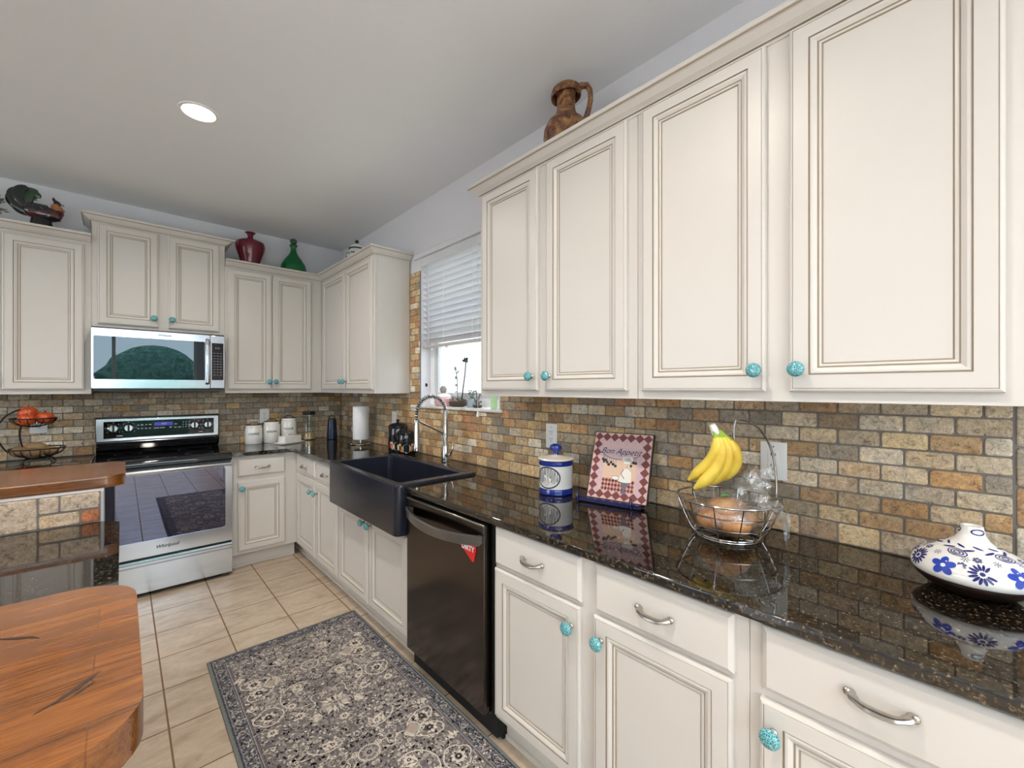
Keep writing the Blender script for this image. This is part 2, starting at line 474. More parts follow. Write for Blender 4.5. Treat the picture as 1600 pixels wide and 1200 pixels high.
# ------------------------------------------------------------------ room shell
def floor_and_shell():
    mb = MB(); mb.box(XL, 0.0, YF, 0.0, -.05, 0.0)
    struct(mb.build('floor', M_FLOOR))
    mb = MB()
    # ceiling slab with round openings is not needed: cans are surface discs
    mb.box(XL - .1, .1, YF - .1, .1, H, H + .1); struct(mb.build('ceiling', M_CEIL))
    mb = MB(); mb.box(XL - .1, .12, 0.0, .12, -.05, H); wbk = struct(mb.build('wall_back', M_WALL))
    # right wall with window opening
    a, b, z0, z1 = -2.515, -1.598, 1.262, 2.410
    mb = MB(); T = .15
    mb.box(0, T, b, 0, -.05, H); mb.box(0, T, YF - .1, a, -.05, H)
    mb.box(0, T, a, b, -.05, z0); mb.box(0, T, a, b, z1, H)
    wr = struct(mb.build('wall_right', M_WALL))
    mb = MB()
    y0, y1 = -3.0, -.7  # opening for the added left window
    mb.box(XL - .1, XL, YF, y0, -.05, H); mb.box(XL - .1, XL, y1, 0, -.05, H)
    mb.box(XL - .1, XL, y0, y1, -.05, .8); mb.box(XL - .1, XL, y0, y1, 2.35, H)
    struct(mb.build('wall_left', M_WALL))
    mb = MB(); x0, x1 = -5.4, -.60
    mb.box(XL - .1, x0, YF - .1, YF, -.05, H); mb.box(x1, 0, YF - .1, YF, -.05, H); mb.box(x0, x1, YF - .1, YF, 2.5, H)
    mb.box(x0, x1, YF - .1, YF, -.05, 0)
    struct(mb.build('wall_front', M_WALL))
    # left window added to daylight the cabinets; sliding door behind the camera
    def glazed(name, horiz, lo, hi, zz0, zz1, n, at):
        fr = MB(); w = .05
        def bx(m, p0, p1, q0, q1, d0=-.03, d1=.03):
            if horiz: m.box(p0, p1, at + d0, at + d1, q0, q1)
            else: m.box(at + d0, at + d1, p0, p1, q0, q1)
        bx(fr, lo, hi, zz0, zz0 + w); bx(fr, lo, hi, zz1 - w, zz1)
        for i in range(n + 1):
            p = lo + (hi - lo) * i / n
            bx(fr, max(lo, p - w / 2 if 0 < i < n else (p if i == 0 else p - w)), min(hi, p + w / 2 if 0 < i < n else (p + w if i == 0 else p)), zz0 + w, zz1 - w)
        o = struct(fr.build(name, M_VINYL))
        for i in range(n):
            g = MB(); bx(g, lo + (hi - lo) * i / n + w / 2, lo + (hi - lo) * (i + 1) / n - w / 2, zz0 + w, zz1 - w, -.003, .003)
            g.build('pane', M_PANE, o)
    glazed('door_1', True, -5.4, -.60, 0.0, 2.5, 4, YF - .05)
    glazed('fill_window_left', False, -3.0, -.7, .8, 2.35, 3, XL - .05)
    return wbk, wr
WALL_BACK, WALL_RIGHT = floor_and_shell()

def outdoors():
    t = NT('patio_concrete'); f = t.noise(t.coord(), 3, 5); t.color(t.mix(f, srgb(182, 178, 176), srgb(206, 202, 200))); t.set(rough=.9)
    t2 = NT('lawn_green'); f = t2.noise(t2.coord(), 12, 5); t2.color(t2.mix(f, srgb(128, 130, 112), srgb(160, 160, 142))); t2.set(rough=.95)
    mb = MB(); mb.box(-14, 8, YF - 12, YF - .1, -.3, -.08, 1); mb.box(-12, 6, YF - 4.4, YF - .12, -.08, -.06, 0); mb.box(-14, XL - .15, YF - .1, 4, -.3, -.08, 1); mb.box(.16, 8, YF - .1, 4, -.3, -.08, 1)
    struct(mb.build('floor', [t.m, t2.m]))
    # hedge beyond the patio
    t3 = NT('hedge_leaves'); f = t3.noise(t3.coord(), 9, 6, .7); t3.color(t3.ramp(f, [(.3, srgb(34, 62, 58)), (.6, srgb(92, 140, 128)), (.8, srgb(150, 186, 170))])); t3.set(rough=.9); t3.bump(f, 1.0, .1)
    rnd = random.Random(3)
    for i in range(9):
        mb = MB(); x = -14 + i * 2.6; r = 1.16 + .06 * rnd.random(); hh = 1.25 + .3 * rnd.random()
        mb.ball((0, 0, hh), (r, .8, hh), 0, 24, 16)
        for v in mb.bm.verts:
            if v.co.z < hh * .45: v.co.z = max(0, v.co.z * .6 - .1)
            k = 1 + .10 * math.sin(9 * v.co.x + i) * math.cos(8 * v.co.z + 2 * i) + .06 * rnd.random(); v.co.x *= k; v.co.y *= k
        o = mb.build('garden_shrub', t3.m); o.location = (x, YF - 5.2 - .3 * rnd.random(), -.08)
        tag(o, 'green garden shrub in the row beyond the patio', 'shrub', 'garden shrubs beyond the patio')
    # pale house across the side yard, seen through the sink window
    house = thing('neighbour_house', 'pale house wall outside the window over the sink', 'house', (4.2, 0, -.08))
    mb = MB(); mb.box(4.2, 4.5, -8, 7, -.08, 5.0); mb.build('wall', simple('pale_stucco', srgb(140, 143, 150), .9), house)
    for (y0, y1, z0, z1) in ((-.75, -.20, 1.45, 2.45),):
        mb = MB(); w = .07
        mb.box(4.15, 4.2, y0, y1, z0, z0 + w); mb.box(4.15, 4.2, y0, y1, z1 - w, z1); mb.box(4.15, 4.2, y0, y0 + w, z0 + w, z1 - w); mb.box(4.15, 4.2, y1 - w, y1, z0 + w, z1 - w)
        mb.box(4.16, 4.2, y0 + w, y1 - w, (z0 + z1) / 2 - .03, (z0 + z1) / 2 + .03)
        f = mb.build('window', M_VINYL, house)
        mb = MB(); mb.box(4.185, 4.199, y0 + w, y1 - w, z0 + w, z1 - w); mb.build('pane', simple('grey_pane', srgb(196, 206, 214), .15), f)
outdoors()

# ------------------------------------------------------------------ backsplash (every brick modelled, one mesh per wall)
PAL_GREY = [(150, 143, 130), (172, 162, 146), (134, 126, 116), (190, 182, 168), (160, 146, 126), (176, 152, 126), (146, 132, 112), (120, 114, 106)]
PAL_MIX = [(176, 158, 132), (190, 172, 146), (160, 140, 114), (150, 118, 84), (142, 134, 124), (166, 134, 98), (200, 186, 164), (126, 108, 90), (176, 132, 84), (158, 148, 136)]
PAL_GOLD = [(190, 158, 112), (176, 138, 90), (166, 122, 74), (200, 170, 126), (158, 118, 78), (186, 162, 124), (140, 104, 70), (196, 178, 142)]
PAL_LIGHT = [(214, 208, 198), (222, 216, 204)]
PAL_RUST = [(178, 124, 84), (164, 108, 74)]
rb = random.Random(21)
def brick_col(gold, light=.05):
    r = rb.random()
    if r < light: c = rb.choice(PAL_LIGHT)
    elif r < light + .022: c = rb.choice(PAL_RUST)
    else: c = rb.choice(PAL_GOLD) if rb.random() < gold else (rb.choice(PAL_MIX) if rb.random() < .25 + gold else rb.choice(PAL_GREY))
    k = 1.22 + .26 * rb.random()
    m_ = (178, 164, 144)
    c = tuple(a * .70 + b * .30 for a, b in zip(c, m_)); c = (c[0], c[1] * 1.0, c[2] * .98)
    return tuple(min(1, x * k) for x in srgb(*c)[:3]) + (1,)
class Bricks:
    """bricks in a (u, z) plane; X maps (u, out, z) to the world"""
    def __init__(s, X):
        s.bm = bmesh.new(); s.X = X; s.cl = s.bm.loops.layers.float_color.new('Col')
    def one(s, u0, u1, z0, z1, col, th=.0095, g=.0022, m=0):
        if u1 - u0 < .012 or z1 - z0 < .008: return
        th = th + .0016 * (rb.random() - .5)
        c = .0028
        j = lambda: .0010 * (rb.random() - .5)
        r = min(.006, (u1 - u0) * .2)
        def outl(i, v):
            a0, a1, b0, b1 = u0 + g + i, u1 - g - i, z0 + g + i, z1 - g - i
            k = r * .7
            return [(a0 + k, v, b0), (a1 - k, v, b0), (a1, v, b0 + k), (a1, v, b1 - k), (a1 - k, v, b1), (a0 + k, v, b1), (a0, v, b1 - k), (a0, v, b0 + k)]
        lv = [outl(0, 0.001), outl(0, th - c), outl(c * .5, th - c * .2), outl(c * 1.3, th)]
        V = [[s.bm.verts.new((p[0] + j(), p[1], p[2] + j())) for p in L] for L in lv]
        fs = []
        for a, b in zip(V[:-1], V[1:]):
            for i in range(8): fs.append(s.bm.faces.new([a[i], a[(i + 1) % 8], b[(i + 1) % 8], b[i]]))
        fs.append(s.bm.faces.new(V[-1]))
        for f in fs:
            f.smooth = False; f.material_index = m
            for l in f.loops: l[s.cl] = col
    def grout(s, u0, u1, z0, z1, v=.0062):
        q = [s.bm.verts.new(p) for p in ((u0, v, z0), (u1, v, z0), (u1, v, z1), (u0, v, z1), (u0, 0.0005, z0), (u1, 0.0005, z0), (u1, 0.0005, z1), (u0, 0.0005, z1))]
        for idx in ((0, 1, 2, 3), (0, 4, 5, 1), (1, 5, 6, 2), (2, 6, 7, 3), (3, 7, 4, 0), (7, 6, 5, 4)):
            f = s.bm.faces.new([q[i] for i in idx]); f.material_index = 1
            for l in f.loops: l[s.cl] = (1, 1, 1, 1)
    def build(s, name, parent):
        for v in s.bm.verts: v.co = s.X(*v.co)
        bmesh.ops.recalc_face_normals(s.bm, faces=s.bm.faces)
        off = world_loc(parent)
        for v in s.bm.verts: v.co -= off
        me = bpy.data.meshes.new(name); s.bm.to_mesh(me); s.bm.free()
        me.materials.append(M_BRICK); me.materials.append(M_GROUT)
        o = bpy.data.objects.new(name, me); COL.objects.link(o); o.parent = parent
        return o
RH, BW = .05, .1042
def course(B, k, u0, u1, zlo, zhi, phase, gold, light=.05):
    z0, z1 = .930 + RH * k, .930 + RH * (k + 1)
    z0c, z1c = max(z0, zlo), min(z1, zhi)
    if k == -1: return
    if k == 0: z0c = zlo
    if z1c - z0c < .008: return
    off = (phase + (0 if k % 2 else BW / 2)) % BW
    n0 = math.floor((u0 - off) / BW)
    u = off + n0 * BW
    while u < u1:
        a, b = max(u, u0), min(u + BW, u1)
        if b - a > .012: B.one(a, b, z0c, z1c, brick_col(gold((a + b) / 2, (z0 + z1) / 2), light))
        u += BW
# right wall: u = -Y
B = Bricks(XR)
def warm_light_r(u, z):  # golden share rises near the window: warm light put into the brick colours
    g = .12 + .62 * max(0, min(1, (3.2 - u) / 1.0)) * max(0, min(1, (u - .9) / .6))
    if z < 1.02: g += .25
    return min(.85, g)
ph = 4.125 % BW
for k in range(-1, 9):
    course(B, k, .0, 1.44, .9145, 1.3705, ph, warm_light_r)
    course(B, k, 1.44, 4.542, .9145, 1.262 if False else 1.3705, ph, warm_light_r) if k < 6 else None
course(B, 6, 1.598, 2.53, .9145, 1.2608, ph, warm_light_r)
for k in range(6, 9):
    course(B, k, 1.44, 1.598, .9145, 1.3705, ph, warm_light_r)
    course(B, k, 2.53, 4.542, .9145, 1.3705, ph, warm_light_r)
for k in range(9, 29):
    course(B, k, 1.44, 1.592, 1.38, 2.315, ph, lambda u, z: .8, .08)  # column beside the window carries the same warm-light bias in its colours
z = .9145
for zz0, zz1 in ((.9145, .951), (.951, 1.0535), (1.0535, 1.156), (1.156, 1.2585), (1.2585, 1.3705)):
    B.one(4.544, 4.596, zz0, zz1, brick_col(.1))
B.grout(0, 1.598, .9145, 1.3705); B.grout(1.44, 1.597, 1.3705, 2.316); B.grout(1.598, 2.53, .9145, 1.2609); B.grout(2.53, 4.598, .9145, 1.3705)
B.build('backsplash', WALL_RIGHT)
# back wall: u = X
B = Bricks(XB)
ph = (-1.903) % BW
for k in range(-1, 9):
    course(B, k, -3.6, -.011, .9145, 1.385, ph, lambda u, z: .05 + (.10 if u > -1.0 else 0), .06)
B.grout(-3.6, -.007, .9145, 1.385)
B.build('backsplash', WALL_BACK)

# ------------------------------------------------------------------ cabinets
DOOR_PROF = [(0, -.020), (0, -.006), (.002, -.0022), (.0065, 0), (.0085, 0), (.0095, -.0016), (.0105, 0), (.046, 0), (.0472, -.0035), (.0488, -.0035),
             (.051, -.0004), (.056, -.001), (.065, -.0065), (.0665, -.0085), (.068, -.0085), (.070, -.0062), (.0745, -.0075), (.0765, -.0105), (.0778, -.0105), (.079, -.0098)]
DOOR_MATS = [0] * 19
for i in (4, 7, 8, 12, 13, 16, 17): DOOR_MATS[i] = 1
DRAW_PROF = [(0, -.020), (0, -.009), (.0012, -.0078), (.010, -.0008), (.0112, 0), (.0125, -.0001)]
def knob_mb(X, u, vf, z):
    mb = MB(X)
    prof = [(.0085, 0), (.0085, .003), (.0055, .006), (.005, .016), (.0075, .019)]
    # stem and glass head run out from the door along v
    def rev(pr, m):
        R = []
        n = 16
        for r, d in pr: R.append([mb.P((u + r * math.cos(2 * PI * i / n), vf + d, z + r * math.sin(2 * PI * i / n))) for i in range(n)])
        for a, b in zip(R[:-1], R[1:]):
            for i in range(n): mb.F([a[i], a[(i + 1) % n], b[(i + 1) % n], b[i]], m)
        mb.F(R[0][::-1], m); mb.F(R[-1], m)
    rev(prof, 0)
    rev([(.007, .0185), (.0165, .021), (.0210, .026), (.0215, .030), (.0195, .035), (.0130, .0395), (.004, .041)], 1)
    return mb
def add_knob(door, X, u, vf, z):
    knob_mb(X, u, vf, z).build('knob', [M_NICKEL, M_TURQ], door)
def pull_mb(X, u, vf, z, L=.088):
    mb = MB(X); n = 15; path = []; rad = []
    for i in range(n):
        t = -1 + 2 * i / (n - 1)
        path.append((u + t * L / 2, vf + .006 + .020 * (1 - t ** 4), z - .006 * (1 - t * t)))
        rad.append(.0042 + .0026 * (1 - t * t) + (.002 if abs(t) > .85 else 0))
    mb.tube(path, rad, 8, 0, sx=1.4)
    for sgn in (-1, 1):
        q = u + sgn * L / 2
        mb.tube([(q, vf, z), (q, vf + .010, z)], [.0085, .006], 10, 0)
        mb.ball((q + sgn * .006, vf + .006, z + .002), (.007, .006, .0085), 0, 8, 6)
    return mb
def add_door(root, X, u0, u1, z0, z1, vf, knob=None, mats=None):
    mb = MB(X); mb.loops(u0, u1, z0, z1, DOOR_PROF, vf, 0, DOOR_MATS)
    d = mb.build('door', [M_CAB, M_GLAZE], root)
    if knob: add_knob(d, X, knob[0], vf, knob[1])
    return d
def add_drawer(root, X, u0, u1, z0, z1, vf, pull=True, pz=None):
    mb = MB(X); mb.loops(u0, u1, z0, z1, DRAW_PROF, vf, 0, [0, 0, 0, 1, 0] if False else None)
    d = mb.build('drawer_front', [M_CAB, M_GLAZE], root)
    if pull: pull_mb(X, (u0 + u1) / 2, vf, pz or (z0 + z1) / 2).build('handle', M_NICKEL, d)
    return d
CROWN = [(0, 0), (.004, 0), (.004, .009), (.010, .011), (.012, .014), (.017, .017), (.026, .023), (.036, .033), (.044, .0405), (.049, .042), (.053, .0455), (.056, .0465), (.057, .049), (.057, .060), (0, .060)]
CROWN_M = [0, 0, 1, 0, 0, 0, 0, 0, 0, 1, 0, 0, 0, 0]
def crown_mb(path, z0, X=None, side=1, sc=1.0):
    """path: plan polyline; the moulding grows on the `side` (left=+1) of travel"""
    mb = MB(X); n = len(path); R = []
    for i in range(n):
        d = []
        if i > 0: d.append((path[i][0] - path[i - 1][0], path[i][1] - path[i - 1][1]))
        if i < n - 1: d.append((path[i + 1][0] - path[i][0], path[i + 1][1] - path[i][1]))
        ns = []
        for a, b in d:
            l = math.hypot(a, b); ns.append((-b / l * side, a / l * side))
        if len(ns) == 1: off = ns[0]
        else:
            sx, sy = ns[0][0] + ns[1][0], ns[0][1] + ns[1][1]
            k = 1 + ns[0][0] * ns[1][0] + ns[0][1] * ns[1][1]
            off = (sx / k, sy / k)
        R.append([mb.P((path[i][0] + off[0] * o * sc, path[i][1] + off[1] * o * sc, z0 + z * sc)) for o, z in CROWN])
    m = len(CROWN)
    for a, b in zip(R[:-1], R[1:]):
        for k in range(m): mb.F([a[k], a[(k + 1) % m], b[(k + 1) % m], b[k]], CROWN_M[k] if k < m - 1 else 0, False)
    mb.F(R[0][::-1], 0, False); mb.F(R[-1], 0, False)
    return mb
UF, UD = .302, .322        # face frame and door plane of the wall cabinets
def wall_cab(X, u0, u1, z0, z1, label, doors, dz0, dz1, base_loc):
    root = thing('wall_cabinet', label, 'cabinet', base_loc)
    mb = MB(X)
    mb.box(u0, u1, 0.011, UF - .019, z0 + .012, z1)
    w = .035
    mb.box(u0, u1, UF - .019, UF, z0, z1, 0, .0012, 1)
    mb.box(u0, u0 + .018, .011, UF - .019, z0, z0 + .012); mb.box(u1 - .018, u1, .011, UF - .019, z0, z0 + .012)
    mb.build('body', [M_CAB, M_GLAZE], root)
    for d in doors: add_door(root, X, d[0], d[1], dz0, dz1, UD, d[2])
    return root
# back wall
c = wall_cab(XB, -2.655, -1.850, 1.371, 2.43, 'cream wall cabinet left of the microwave, under the rooster figurine',
             [(-2.632, -2.268, (-2.256 - .034, 1.468)), (-2.251, -1.885, None)], 1.402, 2.405, (-2.25, -.15, 1.371))
crown_mb([(-2.70, .302), (-1.851, .302)], 2.418, XB, 1).build('crown_moulding', [M_CAB, M_GLAZE], c)
c = wall_cab(XB, -1.849, -1.072, 1.840, 2.60, 'short cream wall cabinet directly above the microwave',
             [(-1.819, -1.490, (-1.517, 1.932)), (-1.434, -1.108, (-1.412, 1.932))], 1.868, 2.575, (-1.46, -.15, 1.84))
crown_mb([(-1.849, .011), (-1.849, .302), (-1.072, .302), (-1.072, .011)], 2.575, XB, 1, .95).build('crown_moulding', [M_CAB, M_GLAZE], c)
wall_cab(XB, -1.071, -.304, 1.371, 2.43, 'cream wall cabinet right of the microwave, under the burgundy vase',
         [(-1.053, -.7285, (-.752, 1.468)), (-.7205, -.400, (-.702, 1.468))], 1.402, 2.405, (-.69, -.15, 1.371))
# right wall corner cabinet
c = wall_cab(XR, .011, 1.440, 1.371, 2.43, 'cream wall cabinet in the corner, left of the window',
             [(.363, .899, (.866, 1.468)), (.914, 1.424, (.944, 1.468))], 1.402, 2.405, (-.15, -.72, 1.371))
m = crown_mb([(-1.070, -.302), (-.302, -.302), (-.302, -1.440), (-.011, -1.440)], 2.413, None, -1).build('crown_moulding', [M_CAB, M_GLAZE])
tag(m, 'cream crown moulding running round the corner over the green bottle cabinets', 'moulding')
# right run
wall_cab(XR, 2.715, 3.6375, 1.371, 2.43, 'cream two-door wall cabinet right of the window, under the brown jug',
         [(2.741, 3.143, (3.113, 1.464)), (3.191, 3.600, (3.218, 1.464))], 1.400, 2.412, (-.15, -3.17, 1.371))
wall_cab(XR, 3.6385, 4.600, 1.371, 2.43, 'cream two-door wall cabinet nearest the camera, above the bananas',
         [(3.660, 4.061, (4.039, 1.462)), (4.120, 4.516, (4.143, 1.462))], 1.400, 2.412, (-.15, -4.1, 1.371))
m = crown_mb([(-.011, -2.715), (-.302, -2.715), (-.302, -4.62)], 2.412, None, -1, .97).build('crown_moulding', [M_CAB, M_GLAZE])
tag(m, 'cream crown moulding along the top of the near right wall cabinets', 'moulding')

BFV, BDV = .610, .630
CT = .914; CB = .884      # counter top and underside
def base_cab(X, u0, u1, label, loc, drawers=(), doors=(), ztop=CB - .001, dz=(.727, .871), dd=(.131, .713), pz=.797, frame_u=None):
    root = thing('base_cabinet', label, 'cabinet', loc)
    mb = MB(X)
    mb.box(u0, u1, .012, BFV, .115, ztop, 0, .0012, 1)
    mb.build('body', [M_CAB, M_GLAZE], root)
    mb = MB(X); mb.box(u0, u1, .012, .552, 0.0, .115); mb.box(u0, u1, .552, .563, 0.0, .020, 0, .004, 2)
    mb.build('toe_kick', M_CAB, root)
    for a, b in drawers: add_drawer(root, X, a, b, dz[0], dz[1], BDV, True, pz)
    for a, b, k in doors: add_door(root, X, a, b, dd[0], dd[1], BDV, k)
    return root
base_cab(XB, -1.074, -.612, 'white base cabinet with one drawer, right of the range', (-.84, -.3, 0), [(-1.036, -.701)], [(-1.036, -.701, (-1.012, .632))], dz=(.722, .856), dd=(.143, .684), pz=.786)
base_cab(XB, -3.0, -1.846, 'cream base cabinet left of the range, behind the bar', (-2.4, -.3, 0), [(-2.96, -2.44), (-2.40, -1.88)], [(-2.96, -2.44, (-2.47, .632)), (-2.40, -1.88, (-2.37, .632))])
base_cab(XR, .012, 1.586, 'cream base cabinet with two narrow drawers, left of the sink', (-.3, -.8, 0), [(.668, 1.117), (1.146, 1.569)], [(.668, 1.117, (1.080, .628)), (1.146, 1.569, (1.182, .628))], dz=(.735, .860), dd=(.128, .712), pz=.792)
base_cab(XR, 1.588, 2.540, 'cream sink cabinet below the black sink', (-.3, -2.06, 0), [], [(1.600, 2.050, (2.013, .612)), (2.066, 2.526, (2.104, .612))], ztop=.660, dd=(.131, .652))
base_cab(XR, 3.198, 4.1125, 'cream base cabinet right of the dishwasher, with two drawers over two doors', (-.3, -3.65, 0), [(3.209, 3.628), (3.682, 4.083)], [(3.209, 3.626, (3.594, .645)), (3.678, 4.080, (3.708, .647))], dd=(.140, .713))
base_cab(XR, 4.1135, 5.05, 'cream base cabinet nearest the camera, its drawer cut by the photo edge', (-.3, -4.6, 0), [(4.143, 4.552), (4.60, 5.02)], [(4.139, 4.552, (4.168, .645)), (4.60, 5.02, (4.96, .645))], dd=(.140, .705), pz=.806)

# ------------------------------------------------------------------ worktops
def counter(name, pts, label, bev=.006):
    mb = MB(); mb.prism(pts, CB, CT, 0, 'Z', bev, 3)
    return tag(mb.build(name, M_GRANITE), label, 'countertop')
counter('countertop', [(-.001, -.001), (-1.077, -.001), (-1.077, -.648), (-.648, -.648), (-.648, -1.590), (-.205, -1.590), (-.205, -2.532), (-.648, -2.532), (-.648, -5.06), (-.001, -5.06)],
        'polished black granite countertop running along the right wall round the sink')
counter('countertop', [(-3.02, -.001), (-3.02, -.648), (-1.842, -.648), (-1.842, -.001)], 'polished black granite countertop left of the range, under the fruit stand')
# ------------------------------------------------------------------ island with raised wooden bars
isl = thing('island', 'tiled island with sunken black granite counter between the wooden bars', 'island', (-3.0, -2.8, 0))
mb = MB(); mb.box(-4.4, -1.748, -3.44, -2.262, 0, .884); mb.build('base', M_CAB, isl)
mb = MB(); mb.box(-4.4, -1.752, -2.254, -2.10, 0, 1.026); mb.box(-4.4, -1.748, -2.262, -2.254, 0, .884); mb.box(-1.752, -1.744, -2.262, -2.10, 0, 1.026, 0, .002, 1); mb.build('bar_wall', simple('grey_wall_edge', srgb(176, 178, 182), .7), isl)
mb = MB(); mb.box(-4.4, -1.752, -3.74, -3.60, 0, 1.026); mb.box(-4.4, -1.752, -3.60, -3.442, 0, .884); mb.build('bar_wall', M_WALL, isl)
mb = MB(); mb.prism(rrect(-4.4, -1.700, -3.58, -2.266, .05, 6, (0, 1, 1, 0)), CB, CT, 0, 'Z', .008, 3); mb.build('granite_counter', M_GRANITE, isl)
B = Bricks(lambda u, v, z: (u, -2.2535 - v, z))
zs = [.9145, .9625, 1.0260]
B.one(-2.10, -1.909, .9145, 1.026, (*srgb(206, 190, 170)[:3], 1))
B.one(-1.909, -1.857, .965, 1.026, (*srgb(206, 188, 168)[:3], 1)); B.one(-1.857, -1.753, .965, 1.026, (*srgb(204, 186, 164)[:3], 1))
B.one(-1.909, -1.805, .9145, .963, (*srgb(212, 190, 160)[:3], 1)); B.one(-1.805, -1.753, .9145, .963, (*srgb(190, 122, 82)[:3], 1))
u = -4.4
while u < -2.11:
    B.one(u, u + .104, .965, 1.026, brick_col(.2)); B.one(u + .05, u + .154, .9145, .963, brick_col(.2)); u += .1045
B.grout(-4.4, -1.752, .9145, 1.026)
B.build('backsplash', isl)
def bar_top(y0, y1, label, x1, r):
    mb = MB(); mb.prism(rrect(-4.45, x1, y0, y1, r, 10, (0, 1, 1, 0)), 1.0265, 1.070, 0, 'Z', .011, 4)
    return tag(mb.build('bar_top', M_WOOD), label, 'bar top')
bar_top(-2.195, -1.765, 'far wooden bar top on the tiled wall, in front of the range', -1.682, .06)
nb = bar_top(-3.915, -3.440, 'near varnished wooden bar top with rounded end, bottom left of the photo', -1.676, .085)

GM = simple('dark_gouge', srgb(38, 16, 8), .5)
gf = lambda x, y: (x, y, 1.0704)
for pts, w_ in (([(-1.713, -3.755), (-1.722, -3.766), (-1.733, -3.780), (-1.745, -3.792), (-1.762, -3.803)], .0062), ([(-1.82, -3.570), (-1.806, -3.580), (-1.796, -3.588), (-1.786, -3.594), (-1.776, -3.606)], .0065), ([(-1.716, -3.775), (-1.728, -3.787), (-1.735, -3.794)], .004)):
    mb = MB(); n_ = len(pts)
    strip(mb, pts, [w_ * math.sin(PI * (i + .25) / (n_ - .5)) for i in range(n_)], gf)
    plab(mb.build('gouge', GM, nb, recalc=False), 'dark gouge in the wood')
# ------------------------------------------------------------------ sink window and blind
def sink_window():
    a, b, z0, z1 = -2.515, -1.598, 1.262, 2.410
    fr = MB(); x0, x1 = .085, .13
    w = .055
    fr.box(x0, x1, b - w, b, z0 + .022, z1); fr.box(x0, x1, a, a + w, z0 + .022, z1)
    fr.box(x0, x1, a + w, b - w, z0 + .022, z0 + .022 + w); fr.box(x0, x1, a + w, b - w, z1 - w, z1)
    o = struct(fr.build('window_1', M_VINYL))
    s = MB(); ww = .04; p, q = a + w, b - w; zz0, zz1 = z0 + .022 + w, 1.86
    s.box(x0 + .008, x1 - .006, q - ww, q, zz0, zz1); s.box(x0 + .008, x1 - .006, p, p + ww, zz0, zz1); s.box(x0 + .008, x1 - .006, p + ww, q - ww, zz0, zz0 + ww); s.box(x0 + .008, x1 - .006, p + ww, q - ww, zz1 - ww, zz1)
    s.build('lower_sash', simple('grey_white_vinyl', srgb(206, 208, 212), .4), o)
    g = MB(); g.box(.105, .109, p + ww, q - ww, zz0 + ww, zz1 - ww); g.build('pane', M_PANE, o)
    g = MB(); g.box(.105, .109, p, q, zz1, z1 - w); g.build('pane', M_PANE, o)
    # returns inside the opening
    # sill
    s = MB(); s.prism([(-.022, -1.474), (-.022, -2.562), (-.0105, -2.562), (-.0105, a), (.084, a), (.084, b), (-.0105, b), (-.0105, -1.474)], 1.2615, 1.2825, 0, 'Z', .004, 2)
    t = NT('white_marble'); f = t.noise(t.coord(), 6, 6, .6, 1.5); t.color(t.ramp(f, [(.35, srgb(206, 204, 204)), (.6, srgb(236, 235, 233))])); t.set(rough=.15)
    s.build('sill', t.m, o)
    k = MB(); k.tube([(.044, -1.5985, 1.444), (.044, -1.612, 1.442), (.044, -1.615, 1.434), (.044, -1.608, 1.428)], .0035, 8); k.box(.038, .050, -1.604, -1.5982, 1.424, 1.450)
    plab(k.build('cleat', M_IRON, o), 'small dark cleat on the left jamb')
    tr = MB(); tr.box(-.012, 0.0, -2.70, -1.500, 2.412, 2.455, 0, .006, 2)
    struct(tr.build('trim_1', M_WALL))
    # blind
    bl = thing('window_blind', 'white slatted blind half lowered in the sink window', 'blind', (.03, -2.056, 2.40))
    m = MB(); m.box(.005, .055, a + .01, b - .006, 2.362, 2.406, 0, .003, 1); m.box(-.002, .005, a + .008, b - .004, 2.345, 2.408, 0, .002, 1); m.build('headrail', M_BLIND, bl)
    n = 14; top = 2.335; bot = 1.768
    for i in range(n):
        z = top - (top - bot) * i / (n - 1)
        m = MB(); th = math.radians(-40); L = .025; pts = []
        c0 = .030
        for k in range(7):
            t_ = -1 + 2 * k / 6
            bow = .0022 * (1 - t_ * t_)
            # room-side edge of each slat hangs lower
            pts.append((c0 + t_ * L * math.cos(th) - bow * math.sin(th), z + t_ * L * math.sin(th) + bow * math.cos(th)))
        up_ = [(p[0] - .0014 * math.sin(th), p[1] + .0014 * math.cos(th)) for p in pts]; dn = [(p[0] + .0014 * math.sin(th), p[1] - .0014 * math.cos(th)) for p in pts]
        m.prism(up_ + dn[::-1], a + .012, b - .008, 0, 'Y')
        m.bm.verts.ensure_lookup_table()
        m.build('slat', M_BLIND, bl, smooth_angle=60)
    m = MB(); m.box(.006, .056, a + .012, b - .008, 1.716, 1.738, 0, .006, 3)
    plab(m.build('bottom_rail', simple('rail_grey_white', srgb(196, 190, 188), .4), bl), 'greyer bottom rail')  # bottom rail a little greyer than the slats
    for y in (-1.70, -1.90, -2.24, -2.42):
        m = MB(); m.tube([(.0035, y, 2.36), (.0035, y, 1.738)], .0012, 6); m.build('ladder_cord', M_WHITEPL, bl)
    for y in (-1.695, -1.9):
        m = MB(); m.lathe([(.006, 0), (.008, .003), (.008, .010), (.004, .014)], (.031, y), 12, 0, 1.7015); m.build('cord_button', M_WHITEPL, bl)
    m = MB(); m.tube([(-.028, -2.34, 2.345), (-.028, -2.34, 1.262)], .0013, 6); m.build('pull_cord', M_WHITEPL, bl)
    m = MB(); m.lathe([(.004, .034), (.006, .030), (.010, .012), (.011, .002), (.006, 0)], (-.028, -2.34), 12, 0, 1.228); m.build('tassel', M_WHITEPL, bl)
    # objects on the sill
    S = 1.2827
    j = thing('candle_jar', 'pink and white lidded jar on the window sill behind the faucet', 'jar', (.030, -1.86, S))
    m = MB(); m.lathe([(.052, 0), (.060, .004), (.066, .02), (.066, .052), (.058, .062)], (.030, -1.86), 28, 0, S)
